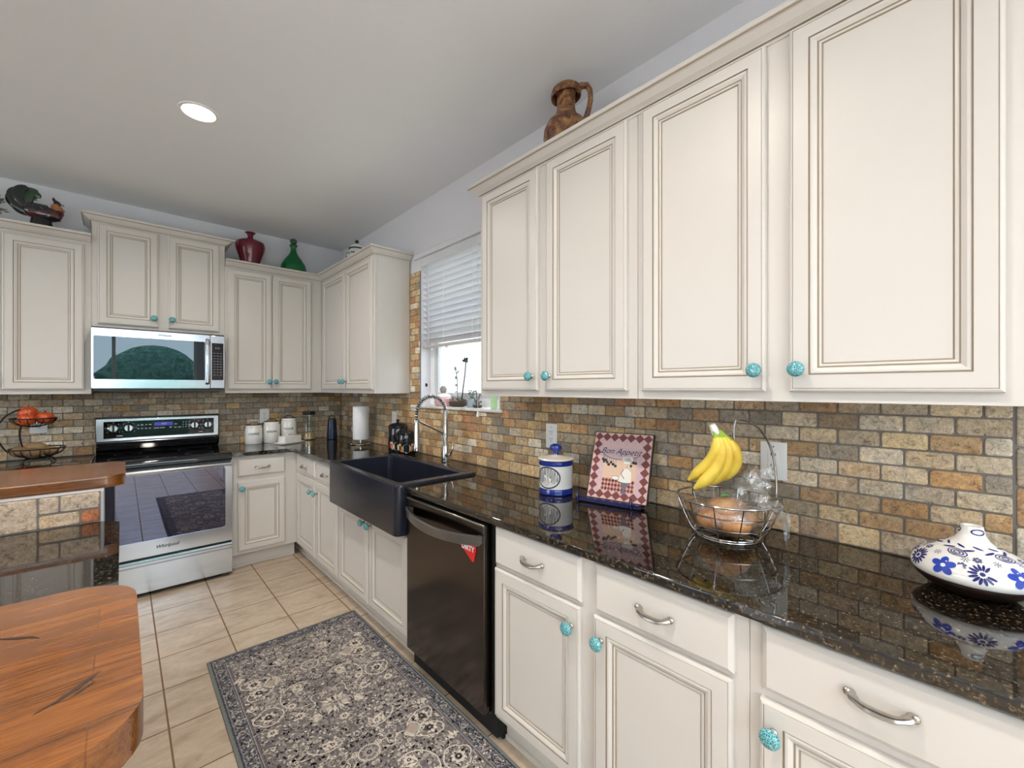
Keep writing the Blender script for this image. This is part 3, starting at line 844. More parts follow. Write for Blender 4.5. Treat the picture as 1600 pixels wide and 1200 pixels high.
    m.build('body', simple('pink_glaze', srgb(226, 178, 184), .2), j)
    m = MB(); m.lathe([(.060, .062), (.060, .070), (.046, .082), (.022, .092), (.012, .094)], (.030, -1.86), 28, 0, S); m.build('lid', M_CERAMIC, j)
    m = MB(); m.ball((.030, -1.86, S + .118), (.026, .026, .030), 0, 16, 10)
    for v in m.bm.verts: v.co += (v.co - Vector((.03, -1.86, S + .118))) * .12 * math.sin(v.co.z * 420) * .6
    plab(m.build('finial', simple('grey_cone', srgb(170, 160, 150), .7, var=.3, vscale=80), j), 'grey pinecone shaped finial')
    rnd = random.Random(5)
    p = thing('moss_planter', 'brown moss basket with leafy stems on the window sill', 'plant', (.035, -2.03, S))
    m = MB(); m.lathe([(.030, 0), (.040, .006), (.044, .03), (.040, .036), (.034, .03)], (.035, -2.03), 20, 0, S)
    for v in m.bm.verts: v.co.y = -2.03 + (v.co.y + 2.03) * 2.0
    m.build('basket', M_TWIG, p)
    m = MB()
    for i in range(120):
        an = rnd.random() * 2 * PI; rr = rnd.random() ** .5
        x, y, z = .035 + .040 * rr * math.cos(an), -2.03 + .088 * rr * math.sin(an), S + .034 + .030 * rnd.random() * (1.2 - rr)
        d = Vector((rnd.uniform(-1, 1), rnd.uniform(-1, 1), rnd.uniform(.2, 1.2))).normalized() * rnd.uniform(.014, .030)
        s1 = d.orthogonal().normalized() * .005
        P0 = Vector((x, y, z))
        m.F([m.P(P0), m.P(P0 + d * .5 + s1), m.P(P0 + d), m.P(P0 + d * .5 - s1)], rnd.choice((0, 0, 1)))
    m.build('foliage', [M_LEAF, M_TWIG], p, recalc=False)
    m = MB(); st = [(.05, -2.055, S + .03), (.052, -2.07, S + .12), (.05, -2.095, S + .22), (.045, -2.115, S + .315)]
    m.tube(st, [.0050, .0046, .0042, .004], 6)
    for i in range(26):
        an = rnd.random() * 2 * PI; el = rnd.uniform(-.3, 1.3); d = Vector((math.cos(an) * math.cos(el), math.sin(an) * math.cos(el), math.sin(el))) * rnd.uniform(.018, .030)
        P0 = Vector(st[-1]); m.tube([P0, P0 + d * .6, P0 + d], [.003, .006, .002], 5)
    plab(m.build('dry_flower', simple('dark_seed_head', srgb(56, 58, 46), .8), p), 'tall dark dried flower head')
    m = MB(); st = [(.03, -2.04, S + .03), (.03, -2.035, S + .12), (.03, -2.03, S + .20), (.03, -2.015, S + .26)]
    m.tube(st, .0030, 6)
    for i, (y, z, dy, dz) in enumerate(((-2.035, .13, -.035, .012), (-2.035, .14, .032, .02), (-2.03, .18, -.03, .02), (-2.03, .19, .028, .025), (-2.025, .225, -.02, .03), (-2.018, .25, .022, .034), (-2.037, .10, .034, .006), (-2.037, .095, -.034, .004))):
        P0 = Vector((.03, y, S + z)); d = Vector((.004, dy, dz)); s1 = Vector((.012, 0, .006))
        m.F([m.P(P0), m.P(P0 + d * .5 + s1), m.P(P0 + d), m.P(P0 + d * .5 - s1)], 0)
    m.build('leafy_stem', M_LEAF, p, recalc=False)
    v_ = thing('glass_vase', 'small pale blue glass vase on the window sill', 'vase', (.04, -2.185, S))
    m = MB(); m.lathe([(.026, 0), (.031, .005), (.033, .03), (.026, .05), (.020, .056), (.022, .062), (.018, .060), (.017, .05), (.026, .03), (.022, .006)], (.04, -2.185), 20, 0, S, True, False)
    m.build('vessel', m_glass('pale_blue_glass', srgb(200, 218, 232), .1, 1.4, .5), v_)
    m = MB()
    for i in range(10):
        an = i * .63; d = Vector((.012 * math.cos(an), .030 * math.sin(an), .05 + .012 * math.sin(3 * an)))
        P0 = Vector((.04, -2.185, S + .05)); m.tube([P0, P0 + d * .7, P0 + d], .0012, 5); m.ball(P0 + d, .0055, 0, 8, 6)
    m.build('berries', M_LEAF, v_)
    q = thing('curly_succulent', 'dark curly twig plant on the window sill, right of the pale blue vase', 'plant', (.03, -2.262, S))
    m = MB(); m.lathe([(.022, 0), (.030, .004), (.032, .014), (.026, .018)], (.03, -2.262), 16, 0, S); m.build('pot', M_TWIG, q)
    for i, (dy, dz, k) in enumerate(((-.035, .095, 1), (.045, .075, -1), (.015, .12, 1), (-.05, .045, -1), (.032, .05, 1))):
        m = MB(); P0 = (.03, -2.262, S + .012)
        pts = bez(P0, (.03, -2.262 + dy * .2, S + dz * .8), (.02, -2.262 + dy * 1.4, S + dz * 1.2), (.03, -2.262 + dy * .9 - k * .008, S + dz * .78), 14)
        m.tube(pts, [.0050 - .0022 * t_ / 14 for t_ in range(15)], 6); m.build('stem', simple('grey_green_stem', srgb(96, 102, 92), .7), q)
    m = MB(); m.box(.020, .024, -2.470, -2.408, S, S + .092, 0, .001, 1)  # thin pale green panel stands in for greenery outside the right jamb
    o2 = m.build('greenery_panel', simple('pale_greenery', srgb(186, 226, 176), .6)); tag(o2, 'pale green upright panel standing in for greenery outside, right end of the window sill', 'greenery_panel')
sink_window()

# ------------------------------------------------------------------ recessed ceiling lights
for i, (x, y) in enumerate(CANS):
    lab = 'glowing recessed ceiling light above the kitchen floor' if i == 0 else 'recessed ceiling light behind or beside the camera, out of the photo'
    r = thing('recessed_light', lab, 'ceiling light', (x, y, H), group=None if i == 0 else 'recessed lights out of the photo')
    mb = MB(); mb.lathe([(.088, 0), (.086, -.005), (.074, -.006), (.070, -.002)], (x, y), 40, 0, H, False, False); mb.build('trim_ring', M_WHITE, r)
    mb = MB(); mb.lathe([(.0715, -.0022), (.0001, -.0022)], (x, y), 40, 0, H, False, False); mb.build('lamp', M_BULB, r, recalc=False)
    area('recessed_light_lamp', (x, y, H - .012), (0, 0, 0), .13, .13, CAN_POWER, CAN_COLOR, shape='DISK', spread=math.radians(150))

# ------------------------------------------------------------------ range
def make_range():
    x0, x1 = -1.838, -1.081
    r = thing('range', 'stainless steel electric range with black glass cooktop under the microwave', 'stove', (-1.46, -.34, 0))
    mb = MB()
    mb.box(x0, x1, -.654, -.03, .02, .900, 0, .002, 1)
    mb.build('body', M_BLK, r)
    mb = MB(); mb.box(x0 + .004, x1 - .004, -.640, -.075, .9005, .922, 0, .004, 2)
    for (cx, cy, rr) in ((-1.66, -.50, .105), (-1.26, -.50, .085), (-1.66, -.22, .075), (-1.26, -.22, .105)):
        for q in (rr, rr * .97):
            pass
        a = ell(cx, cy, rr, rr, 40)
        strip(mb, a, .002, lambda x, y: (x, y, .9223), 1, True)
    mb.build('cooktop', [M_BLKGLASS, simple('burner_grey', (.09, .09, .10, 1), .3)], r)
    mb = MB(); mb.prism([(-.638, .872), (-.668, .872), (-.676, .882), (-.676, .906), (-.668, .921), (-.650, .927), (-.638, .924)], x0, x1, 0, 'X')
    mb.build('front_lip', M_BLKGLASS, r)
    # backguard
    bg = MB(); bg.prism([(-.028, .90), (-.074, .90), (-.080, .93), (-.118, .950), (-.125, .985), (-.098, 1.006), (-.028, 1.006)], x0 + .004, x1 - .004, 0, 'X'); bg.build('backguard_base', M_BLKGLASS, r)
    mb = MB(); mb.box(x0 - .002, x1 + .002, -.075, -.028, 1.006, 1.192, 0, .006, 2); mb.build('backguard_frame', M_BLK, r)
    mb = MB(); mb.box(x0 + .002, x1 - .002, -.084, -.075, 1.010, 1.180, 0, .004, 2); cp = mb.build('control_panel', M_STEEL, r)
    mb = MB(); mb.box(-1.795, -1.117, -.0875, -.084, 1.032, 1.160, 0, .001, 1); plab(mb.build('control_glass', M_BLKGLASS, cp), 'black control glass')
    mb = MB(); mb.box(-1.505, -1.390, -.0882, -.0875, 1.114, 1.142); plab(mb.build('display', M_DISPLAY, cp), 'dim blue clock display')
    fn = lambda x, z: (x, -.0884, z)
    mb = MB(); rnd = random.Random(2)
    for (cx, cz, w) in [(-1.60, 1.125, .010), (-1.578, 1.126, .014), (-1.553, 1.126, .011), (-1.53, 1.126, .016), (-1.60, 1.098, .012), (-1.578, 1.098, .012), (-1.555, 1.098, .012), (-1.532, 1.098, .014),
                        (-1.492, 1.097, .034), (-1.455, 1.097, .030), (-1.405, 1.098, .014), (-1.372, 1.122, .018), (-1.375, 1.096, .016), (-1.348, 1.096, .018)]:
        poly(mb, [(cx - w / 2, cz - .003), (cx + w / 2, cz - .003), (cx + w / 2, cz + .003), (cx - w / 2, cz + .003)], fn)
    for i in range(3):
        for k in range(3):
            cx, cz = -1.325 + .019 * i, 1.135 - .019 * k
            poly(mb, ell(cx, cz, .0035, .0035, 8), fn)
    for kx in (-1.741, -1.656, -1.251, -1.162):
        for a in range(-3, 4):
            an = PI / 2 + a * .75; cx, cz = kx + .043 * math.cos(an), 1.107 + .043 * math.sin(an)
            poly(mb, ell(cx, cz, .0024, .0024, 6), fn)
    poly(mb, [(-1.722, 1.047), (-1.690, 1.047), (-1.690, 1.051), (-1.722, 1.051)], fn); poly(mb, [(-1.22, 1.047), (-1.196, 1.047), (-1.196, 1.051), (-1.22, 1.051)], fn)
    vs, fs = text_tris('4:21', .020)
    add_mapped(mb, [(x - 1.445, y + 1.128) for x, y in vs], fs, lambda x, z: (x, -.0886, z))
    mb.build('legends', M_LEGEND, cp, recalc=False)
    for kx in (-1.741, -1.656, -1.251, -1.162):
        mb = MB(lambda a, b, c, kx=kx: (kx + a, -.0877 - c, 1.107 + b))
        mb.lathe([(.034, 0), (.034, .006), (.030, .010), (.026, .024), (.023, .027), (.0001, .027)], (0, 0), 28)
        mb.box(-.006, .006, -.024, .024, .027, .031, 1, .001, 1)
        mb.build('knob', [M_STEEL, M_BLK], r)
    # oven door
    mb = MB()
    ol = rrect(x0 + .001, x1 - .001, .268, .862, .004, 3); il = rrect(-1.795, -1.124, .374, .826, .020, 5)
    def door_frame(mb, z0, z1, wx0, wx1, wz0, wz1, y0, y1, ox0, ox1, rr, m=0):
        ou = rrect(ox0, ox1, z0, z1, .006, 5); inn = rrect(wx0, wx1, wz0, wz1, rr, 5)
        V = [[mb.P((p[0], y, p[1])) for p in L] for L, y in ((ou, y1), (ou, y0), (inn, y0), (inn, y1))]
        n = len(ou)
        for a, b in ((V[0], V[1]), (V[1], V[2]), (V[2], V[3]), (V[3], V[0])):
            for i in range(n): mb.F([a[i], a[(i + 1) % n], b[(i + 1) % n], b[i]], m)
    door_frame(mb, .268, .862, -1.795, -1.124, .374, .826, -.684, -.656, x0 + .001, x1 - .001, .020)
    d = mb.build('oven_door', M_STEEL, r)
    # handle: full width bar just in front of the top rail
    mb = MB(); mb.prism([(-.716, .832), (-.728, .838), (-.730, .848), (-.724, .858), (-.712, .860), (-.708, .846)], x0 + .006, x1 - .006, 0, 'X')
    mb.box(x0 + .03, x0 + .06, -.715, -.684, .838, .854); mb.box(x1 - .06, x1 - .03, -.715, -.684, .838, .854)
    mb.build('handle', M_STEEL, d)
    mb = MB(); mb.box(-1.797, -1.122, -.679, -.674, .372, .828); g = mb.build('window_glass', M_OVENGLASS, d)
    mb = MB(); mb.box(-1.80, -1.12, -.6735, -.6615, .37, .40); mb.box(-1.80, -1.12, -.6735, -.6615, .80, .83); mb.box(-1.80, -1.775, -.6735, -.6615, .40, .80); mb.box(-1.165, -1.12, -.6735, -.6615, .40, .80)
    mb.box(-1.80, -1.12, -.6612, -.6565, .37, .83)
    mb.build('window_surround', M_BLK, d)
    mb = MB()
    for z in (.46, .50, .54, .62, .66):
        mb.tube([(-1.775, -.669, z), (-1.165, -.669, z)], .0018, 6)
    plab(mb.build('oven_rack', simple('rack_grey', (.42, .42, .46, 1), .4), d), 'faint oven rack wires behind the glass')
    vs, fs = text_tris('Whirlpool', .030, .35, .0005)
    mb = MB(); add_mapped(mb, vs, fs, lambda x, z: (x - 1.462, -.6846, z + .322)); mb.build('badge', M_INK, d, recalc=False)
    # storage drawer
    mb = MB(); mb.prism([(-.656, .026), (-.680, .026), (-.684, .030), (-.684, .205), (-.672, .213), (-.672, .226), (-.690, .240), (-.688, .252), (-.656, .252)], x0 + .001, x1 - .001, 0, 'X')
    mb.build('storage_drawer', M_STEEL, r)
    mb = MB()
    for (x, y) in ((x0 + .06, -.6), (x1 - .06, -.6), (x0 + .06, -.1), (x1 - .06, -.1)): mb.box(x - .02, x + .02, y - .02, y + .02, 0, .02)
    mb.build('feet', M_BLK, r)
make_range()

# ------------------------------------------------------------------ microwave
def make_microwave():
    x0, x1, z0, z1 = -1.847, -1.088, 1.411, 1.826
    r = thing('microwave', 'stainless steel microwave mounted over the range', 'microwave', (-1.468, -.2, 1.395))
    mb = MB(); mb.box(x0, x1, -.385, -.012, 1.412, 1.838, 0, .002, 1); mb.box(x0 + .01, x1 - .01, -.39, -.05, 1.396, 1.4115, 0); mb.build('body', M_BLK, r)
    mb = MB()
    ox1 = -1.186
    ou = rrect(x0, ox1, z0, z1, .006, 5); inn = rrect(-1.837, -1.219, 1.474, 1.773, .008, 5); n = len(ou)
    V = [[mb.P((p[0], y, p[1])) for p in L] for L, y in ((ou, -.386), (ou, -.417), (inn, -.417), (inn, -.386))]
    for a, b in ((V[0], V[1]), (V[1], V[2]), (V[2], V[3]), (V[3], V[0])):
        for i in range(n): mb.F([a[i], a[(i + 1) % n], b[(i + 1) % n], b[i]])
    d = mb.build('door', M_STEEL, r)
    mb = MB(); mb.box(-1.839, -1.217, -.414, -.410, 1.472, 1.775); mb.build('window_glass', M_MWGLASS, d)
    mb = MB(); mb.box(-1.839, -1.217, -.408, -.405, 1.472, 1.775); mb.build('window_screen', simple('screen_grey', (.05, .055, .06, 1), .5), d)
    mb = MB(); pts = [(-1.203, -.418, 1.447), (-1.203, -.438, 1.458), (-1.203, -.446, 1.52), (-1.203, -.448, 1.62), (-1.203, -.446, 1.72), (-1.203, -.438, 1.778), (-1.203, -.418, 1.79)]
    mb.tube(pts, .010, 10, 0, sx=1.5); mb.build('handle', M_STEEL, d)
    vs, fs = text_tris('Whirlpool', .019, 0, .0006)
    mb = MB(); add_mapped(mb, vs, fs, lambda x, z: (x - 1.460, -.4176, z + 1.802)); mb.build('badge', M_INK, d, recalc=False)
    mb = MB(); mb.box(-1.184, x1, -.417, -.386, z0, z1, 0, .004, 2); c = mb.build('control_panel', M_STEEL, r)
    mb = MB(); mb.box(-1.174, -1.097, -.4195, -.417, 1.476, 1.768, 0, .002, 1); k = mb.build('keypad', M_BLKGLASS, c)
    mb = MB(); fn = lambda x, z: (x, -.4200, z)
    for i in range(3):
        for j in range(9):
            cx, cz = -1.157 + .021 * i, 1.688 - .0215 * j
            poly(mb, [(cx - .006, cz - .002), (cx + .006, cz - .002), (cx + .006, cz + .002), (cx - .006, cz + .002)], fn)
    vs, fs = text_tris('4:21', .020)
    add_mapped(mb, [(x - 1.136, y + 1.728) for x, y in vs], fs, fn)
    mb.build('legends', simple('grey_print', srgb(150, 154, 160), .5), c, recalc=False)
make_microwave()

# ------------------------------------------------------------------ dishwasher, sink, faucet
def make_dishwasher():
    u0, u1 = 2.556, 3.168
    r = thing('dishwasher', 'black stainless dishwasher between the sink and the drawers', 'dishwasher', (-.32, -2.87, 0))
    mb = MB(XR); mb.box(2.545, 3.194, .03, .60, .02, .880, 0); mb.box(2.545, 3.194, .03, .57, 0, .02, 0); mb.build('tub', M_DARK, r)
    mb = MB(XR); mb.box(u0, u1, .606, .648, .118, .868, 0, .004, 2); d = mb.build('door', M_BLKSTEEL, r)
    mb = MB(XR); mb.box(u0 + .002, u1 - .002, .600, .6055, .10, .86); mb.box(u0 + .002, u1 - .002, .608, .6455, .868, .8695); mb.build('control_edge', M_BLK, d)
    mb = MB(XR); mb.box(u0, u1, .640, .6495, .8605, .8695, 0, .002, 1); plab(mb.build('top_trim', M_HANDLESTEEL, d), 'steel edge along the door top')
    mb = MB(XR); mb.box(u0 + .01, u1 - .01, .56, .585, .015, .116); mb.build('kick_plate', M_DARK, r)
    # bowed strap handle
    mb = MB(XR); n = 20; F = []
    for i in range(n + 1):
        t_ = -1 + 2 * i / n; u = 2.868 + t_ * .285
        v = .664 + .050 * (1 - t_ * t_); z = .808 - .014 * (1 - t_ * t_)
        F.append((u, v, z))
    hw = .021; A = []
    for u, v, z in F: A.append([mb.P((u, v, z - hw)), mb.P((u, v + .006, z - hw + .003)), mb.P((u, v + .006, z + hw - .003)), mb.P((u, v, z + hw)), mb.P((u, v - .008, z + hw)), mb.P((u, v - .008, z - hw))])
    for a, b in zip(A[:-1], A[1:]):
        for k in range(6): mb.F([a[k], a[(k + 1) % 6], b[(k + 1) % 6], b[k]])
    mb.F(A[0][::-1]); mb.F(A[-1])
    for u in (2.868 - .279, 2.868 + .279): mb.box(u - .008, u + .008, .648, .662, .792, .824, 0)
    mb.build('handle', M_HANDLESTEEL, d)
    # hanging sign
    mb = MB(XR)
    pts = [(2.990, .780), (3.112, .780), (3.121, .774), (3.121, .760), (3.108, .712), (3.100, .706), (3.091, .709), (2.992, .772)]
    mb.prism([(p[0], p[1]) for p in pts], .6485, .6515, 0, 'Y', .0006, 1)
    s = mb.build('dishwasher_sign', simple('red_enamel', srgb(226, 40, 44), .35))
    tag(s, 'small red sign reading DIRTY hanging on the dishwasher door', 'sign')
    vs, fs = text_tris('DIRTY', .030, 0, .0012)
    mb = MB(XR); add_mapped(mb, [(3.068 + x, .7560 + y) for x, y in vs], fs, lambda u, z: (u, .6522, z)); mb.build('lettering', M_WHITEPL, s, recalc=False)
make_dishwasher()

def make_sink():
    r = thing('sink', 'black farmhouse sink with deep apron front under the window', 'sink', (-.44, -2.06, .665))
    y0, y1 = -2.530, -1.592
    mb = MB(); n = 6
    def L(x0, x1, ya, yb, rr, z): return [(p[0], p[1], z) for p in rrect(x0, x1, ya, yb, rr, n)]
    lv = [L(-.690, -.21, y0 + .003, y1 - .003, .030, .6655), L(-.694, -.207, y0, y1, .034, .672), L(-.694, -.207, y0, y1, .034, .9145),
          L(-.694, -.188, y0 - .014, y1 + .010, .034, .9148), L(-.694, -.188, y0 - .014, y1 + .010, .034, .922), L(-.690, -.192, y0 - .010, y1 + .006, .032, .928),
          L(-.655, -.262, y0 + .034, y1 - .040, .03, .929), L(-.650, -.267, y0 + .038, y1 - .044, .03, .925), L(-.640, -.277, y0 + .046, y1 - .052, .035, .72), L(-.61, -.305, y0 + .075, y1 - .08, .03, .700)]
    V = [[mb.P(p) for p in l] for l in lv]; m = len(V[0])
    for a, b in zip(V[:-1], V[1:]):
        for i in range(m): mb.F([a[i], a[(i + 1) % m], b[(i + 1) % m], b[i]])
    mb.F(V[0][::-1]); mb.F(V[-1])
    mb.build('basin', M_SINK, r)
    mb = MB(); mb.lathe([(.045, 0), (.045, .003), (.035, .004), (.030, .001), (.0001, .001)], (-.45, -2.06), 24, 0, .7003); mb.build('drain', M_CHROME, r)
make_sink()

def make_faucet():
    bx, by = -.140, -2.140
    r = thing('faucet', 'tall brushed nickel spring faucet behind the black sink', 'faucet', (bx, by, CT))
    mb = MB(); mb.lathe([(.028, 0), (.028, .004), (.0235, .008), (.0235, .120), (.021, .126), (.0165, .130), (.0165, .345), (.013, .350)], (bx, by), 24, 0, CT)
    mb.build('body', M_CHROME, r)
    # lever
    mb = MB(); mb.tube([(bx, by - .018, CT + .062), (bx, by - .052, CT + .062)], .016, 14); mb.build('valve', M_CHROME, r)
    mb = MB(); mb.tube([(bx, by - .050, CT + .062), (bx + .004, by - .062, CT + .085), (bx + .012, by - .070, CT + .125), (bx + .015, by - .071, CT + .150)], [.006, .006, .005, .004], 8, 0, sx=1.4); mb.build('lever', M_CHROME, r)
    # gooseneck
    top = CT + .350; R = .105; pts = []
    for i in range(25):
        a = PI * i / 24
        pts.append((bx - R + R * math.cos(a), by, top - .020 + .115 * math.sin(a)))
    pts.append((bx - 2 * R - .002, by, top - .06))
    mb = MB(); mb.tube([(bx, by, top - .03)] + pts, .0065, 10); plab(mb.build('hose', M_BLK, r), 'black hose inside the spring')
    # coil
    mb = MB(); path = []
    full = [(bx, by, top - .03)] + pts
    seg = [0]
    for a, b in zip(full[:-1], full[1:]): seg.append(seg[-1] + (Vector(b) - Vector(a)).length)
    Ltot = seg[-1]; turns = 26; N = turns * 10
    k = 0
    for i in range(N + 1):
        sdist = Ltot * i / N
        while k < len(seg) - 2 and seg[k + 1] < sdist: k += 1
        f = (sdist - seg[k]) / (seg[k + 1] - seg[k]); P0 = Vector(full[k]).lerp(Vector(full[k + 1]), f); T = (Vector(full[k + 1]) - Vector(full[k])).normalized()
        nrm = Vector((0, 1, 0)); bn = T.cross(nrm); an = 2 * PI * turns * i / N
        path.append(P0 + (nrm * math.cos(an) + bn * math.sin(an)) * .0125)
    mb.tube(path, .0026, 6); mb.build('spring', M_CHROME, r)
    hx = bx - 2 * R - .002
    mb = MB(); mb.lathe([(.012, .0), (.020, .004), (.021, .030), (.016, .050), (.016, .150), (.013, .165), (.011, .19)], (hx, by), 20, 0, top - .06 - .185); mb.build('spray_head', M_CHROME, r)
    mb = MB(); mb.tube([(bx, by, CT + .195), (bx - .10, by, CT + .245), (hx + .012, by, CT + .292)], .0065, 10); mb.tube([(bx, by, CT + .185), (bx, by, CT + .205)], .0205, 18)
    mb.tube([(hx, by, CT + .285), (hx, by, CT + .299)], .0195, 18); mb.build('support_arm', M_CHROME, r)
make_faucet()

# ------------------------------------------------------------------ outlets
def outlet(X, u, z, w, h, label, gfci=False, horiz=False):
    ox, oy, oz = X(u, .0125, z)
    r = thing('outlet', label, 'outlet', (ox, oy, oz))
    mb = MB(X); mb.box(u - w / 2, u + w / 2, .0125, .0175, z - h / 2, z + h / 2, 0, .0025, 2); mb.build('plate', M_WHITEPL, r)
    mb = MB(X)
    if gfci: mb.box(u - .017, u + .017, .0176, .0195, z - .034, z + .034, 0, .001, 1); ys = (-.019, .019)
    else: ys = (-.020, .020)
    for dy in ys:
        if not gfci: mb.box(u - .016, u + .016, .0176, .0195, z + dy - .0145, z + dy + .0145, 0, .005, 2)
        for sx in (-.0065, .0065): mb.box(u + sx - .0012, u + sx + .0012, .0195, .0199, z + dy - .001, z + dy + .008, 1)
        mb.box(u - .002, u + .002, .0195, .0199, z + dy - .010, z + dy - .006, 1)
    for dz in ((-h / 2 + .017), (h / 2 - .017)) if gfci else (0,):
        mb.box(u - .002, u + .002, .0176, .0182, z + dz - .002, z + dz + .002, 1)
    mb.build('receptacle', [M_WHITEPL, M_INK], r)
outlet(XR, 3.998, 1.156, .083, .132, 'white outlet plate on the tile right of the banana basket', True)
outlet(XR, 2.956, 1.157, .078, .130, 'white outlet plate on the tile directly behind the blue and white cookie jar', True)
outlet(XR, 1.190, 1.157, .075, .120, 'white outlet plate on the tile behind the black canisters')
outlet(XB, -.720, 1.156, .078, .128, 'white outlet plate on the back wall above the sugar canister')
outlet(XB, -2.124, 1.156, .085, .125, 'white outlet plate on the back wall behind the fruit stand')

# ------------------------------------------------------------------ things on the countertops
Z = CT + .0006
def cyl_map(c, r, ang, z0, off=.0004):
    """2D -> cylinder: x runs to the viewer's right round the axis, starting at world angle ang"""
    return lambda x, y: (c[0] + (r + off) * math.cos(ang + x / r), c[1] + (r + off) * math.sin(ang + x / r), z0 + y)
CAMP = Vector((-1.694, -4.462))
def facing(c): return math.atan2(-4.462 - c[1], -1.694 - c[0])
def canister(name_txt, c, r, h, label):
    t = thing('canister', label, 'canister', (c[0], c[1], Z), group='white lidded canisters')
    mb = MB(); mb.lathe([(r * .96, 0), (r, .004), (r, h - .016), (r * .93, h - .004), (r * .90, h)], c, 36, 0, Z); b = mb.build('body', M_CERAMIC, t)
    mb = MB(); mb.lathe([(r * .90, h + .0003), (r * .92, h + .002), (r * .92, h + .014), (r * .88, h + .018), (r * .3, h + .022), (.001, h + .0225)], c, 36, 0, Z); l = mb.build('lid', M_CERAMIC, t)
    a = facing(c) + PI / 2; dx, dy = math.cos(a), math.sin(a)
    mb = MB(); mb.tube([(c[0] + r * .86 * math.cos(q), c[1] + r * .86 * math.sin(q), Z + h + .0195) for q in [2 * PI * i / 32 for i in range(32)]], .0035, 6, closed=True)
    mb.tube([(c[0] + dx * s, c[1] + dy * s, Z + h + .020 + zz) for s, zz in ((-.034, 0), (-.032, .014), (-.018, .022), (0, .024), (.018, .022), (.032, .014), (.034, 0))], .0032, 6)
    mb.tube([(c[0] - dx * r * 1.03, c[1] - dy * r * 1.03, Z + h - .03), (c[0] - dx * r * 1.04, c[1] - dy * r * 1.04, Z + h + .006), (c[0] - dx * r * .8, c[1] - dy * r * .8, Z + h + .020)], .0028, 6)
    plab(mb.build('handle', M_COPPER, t), 'dark bronze wire bail handle')
    vs, fs = text_tris(name_txt, .026, 0, .0006)
    mb = MB(); add_mapped(mb, vs, fs, cyl_map(c, r, facing(c), Z + h * .60)); mb.build('lettering', M_INK, b, recalc=False)
canister('COFFEE', (-.822, -.094), .069, .148, 'white ceramic canister lettered COFFEE, the shortest of three')
canister('SUGAR', (-.678, -.096), .069, .172, 'white ceramic canister lettered SUGAR, between coffee and flour')
canister('FLOUR', (-.533, -.096), .068, .198, 'white ceramic canister lettered FLOUR, the tallest of three')
def butter():
    r = thing('butter_dish', 'white lidded butter dish in front of the canisters', 'dish', (-.575, -.285, Z), math.radians(26))
    mb = MB(); mb.prism(rrect(-.115, .115, -.055, .055, .02, 5), 0, .008, 0, 'Z', .003, 2); mb.prism(rrect(-.125, .125, -.062, .062, .022, 5), .008, .014, 0, 'Z', .002, 2); mb.build('tray', M_CERAMIC, r, local=True)
    mb = MB(); A = rrect(-.095, .095, -.042, .042, .010, 4); V = [[mb.P((p[0] * k, p[1] * k2, z)) for p in A] for k, k2, z in ((1, 1, .0145), (.97, .93, .062), (.93, .82, .070), (.5, .4, .072))]
    for a, b in zip(V[:-1], V[1:]):
        for i in range(len(A)): mb.F([a[i], a[(i + 1) % len(A)], b[(i + 1) % len(A)], b[i]])
    mb.F(V[0][::-1]); mb.F(V[-1]); mb.tube([(-.03, 0, .072), (-.024, 0, .083), (0, 0, .086), (.024, 0, .083), (.03, 0, .072)], .005, 8)
    mb.build('cover', M_CERAMIC, r, local=True)
butter()
def pasta_jar():
    c = (-.358, -.115)
    r = thing('storage_jar', 'tall clear glass jar with black lid on the back counter', 'jar', (c[0], c[1], Z))
    mb = MB(); mb.lathe([(.050, 0), (.054, .004), (.054, .238), (.050, .242)], c, 32, 0, Z); mb.build('glass', M_GLASSCLR, r)
    mb = MB(); mb.lathe([(.047, .004), (.0505, .008), (.0505, .052), (.040, .066), (.02, .060), (.001, .070)], c, 24, 0, Z)
    t = NT('dry_pasta'); f = t.noise(t.coord((1, 1, .3)), 90, 3); t.color(t.ramp(f, [(.35, srgb(140, 108, 64)), (.65, srgb(216, 186, 130))])); t.set(rough=.7)
    mb.build('contents', t.m, r)
    mb = MB(); mb.lathe([(.055, .2425), (.056, .244), (.056, .270), (.052, .274), (.001, .274)], c, 32, 0, Z); mb.build('lid', M_BLK, r)
pasta_jar()
def bottle():
    c = (-.185, -.240)
    r = thing('insulated_bottle', 'tall navy black insulated bottle with carry loop in the back corner', 'bottle', (c[0], c[1], Z))
    mb = MB(); mb.lathe([(.044, 0), (.048, .004), (.048, .02), (.047, .08), (.040, .17), (.038, .186)], c, 32, 0, Z); mb.build('body', simple('navy_powder_coat', srgb(26, 40, 60), .3, .3), r)
    mb = MB(); mb.lathe([(.037, .1865), (.038, .190), (.036, .198), (.020, .204), (.001, .204)], c, 28, 0, Z)
    a = facing(c) + PI / 2; dx, dy = math.cos(a), math.sin(a)
    mb.tube([(c[0] + dx * .030 * math.cos(q), c[1] + dy * .030 * math.cos(q), Z + .196 + .034 * math.sin(q)) for q in [PI * i / 12 for i in range(13)]], .0045, 8)
    mb.build('cap', M_BLK, r)
bottle()
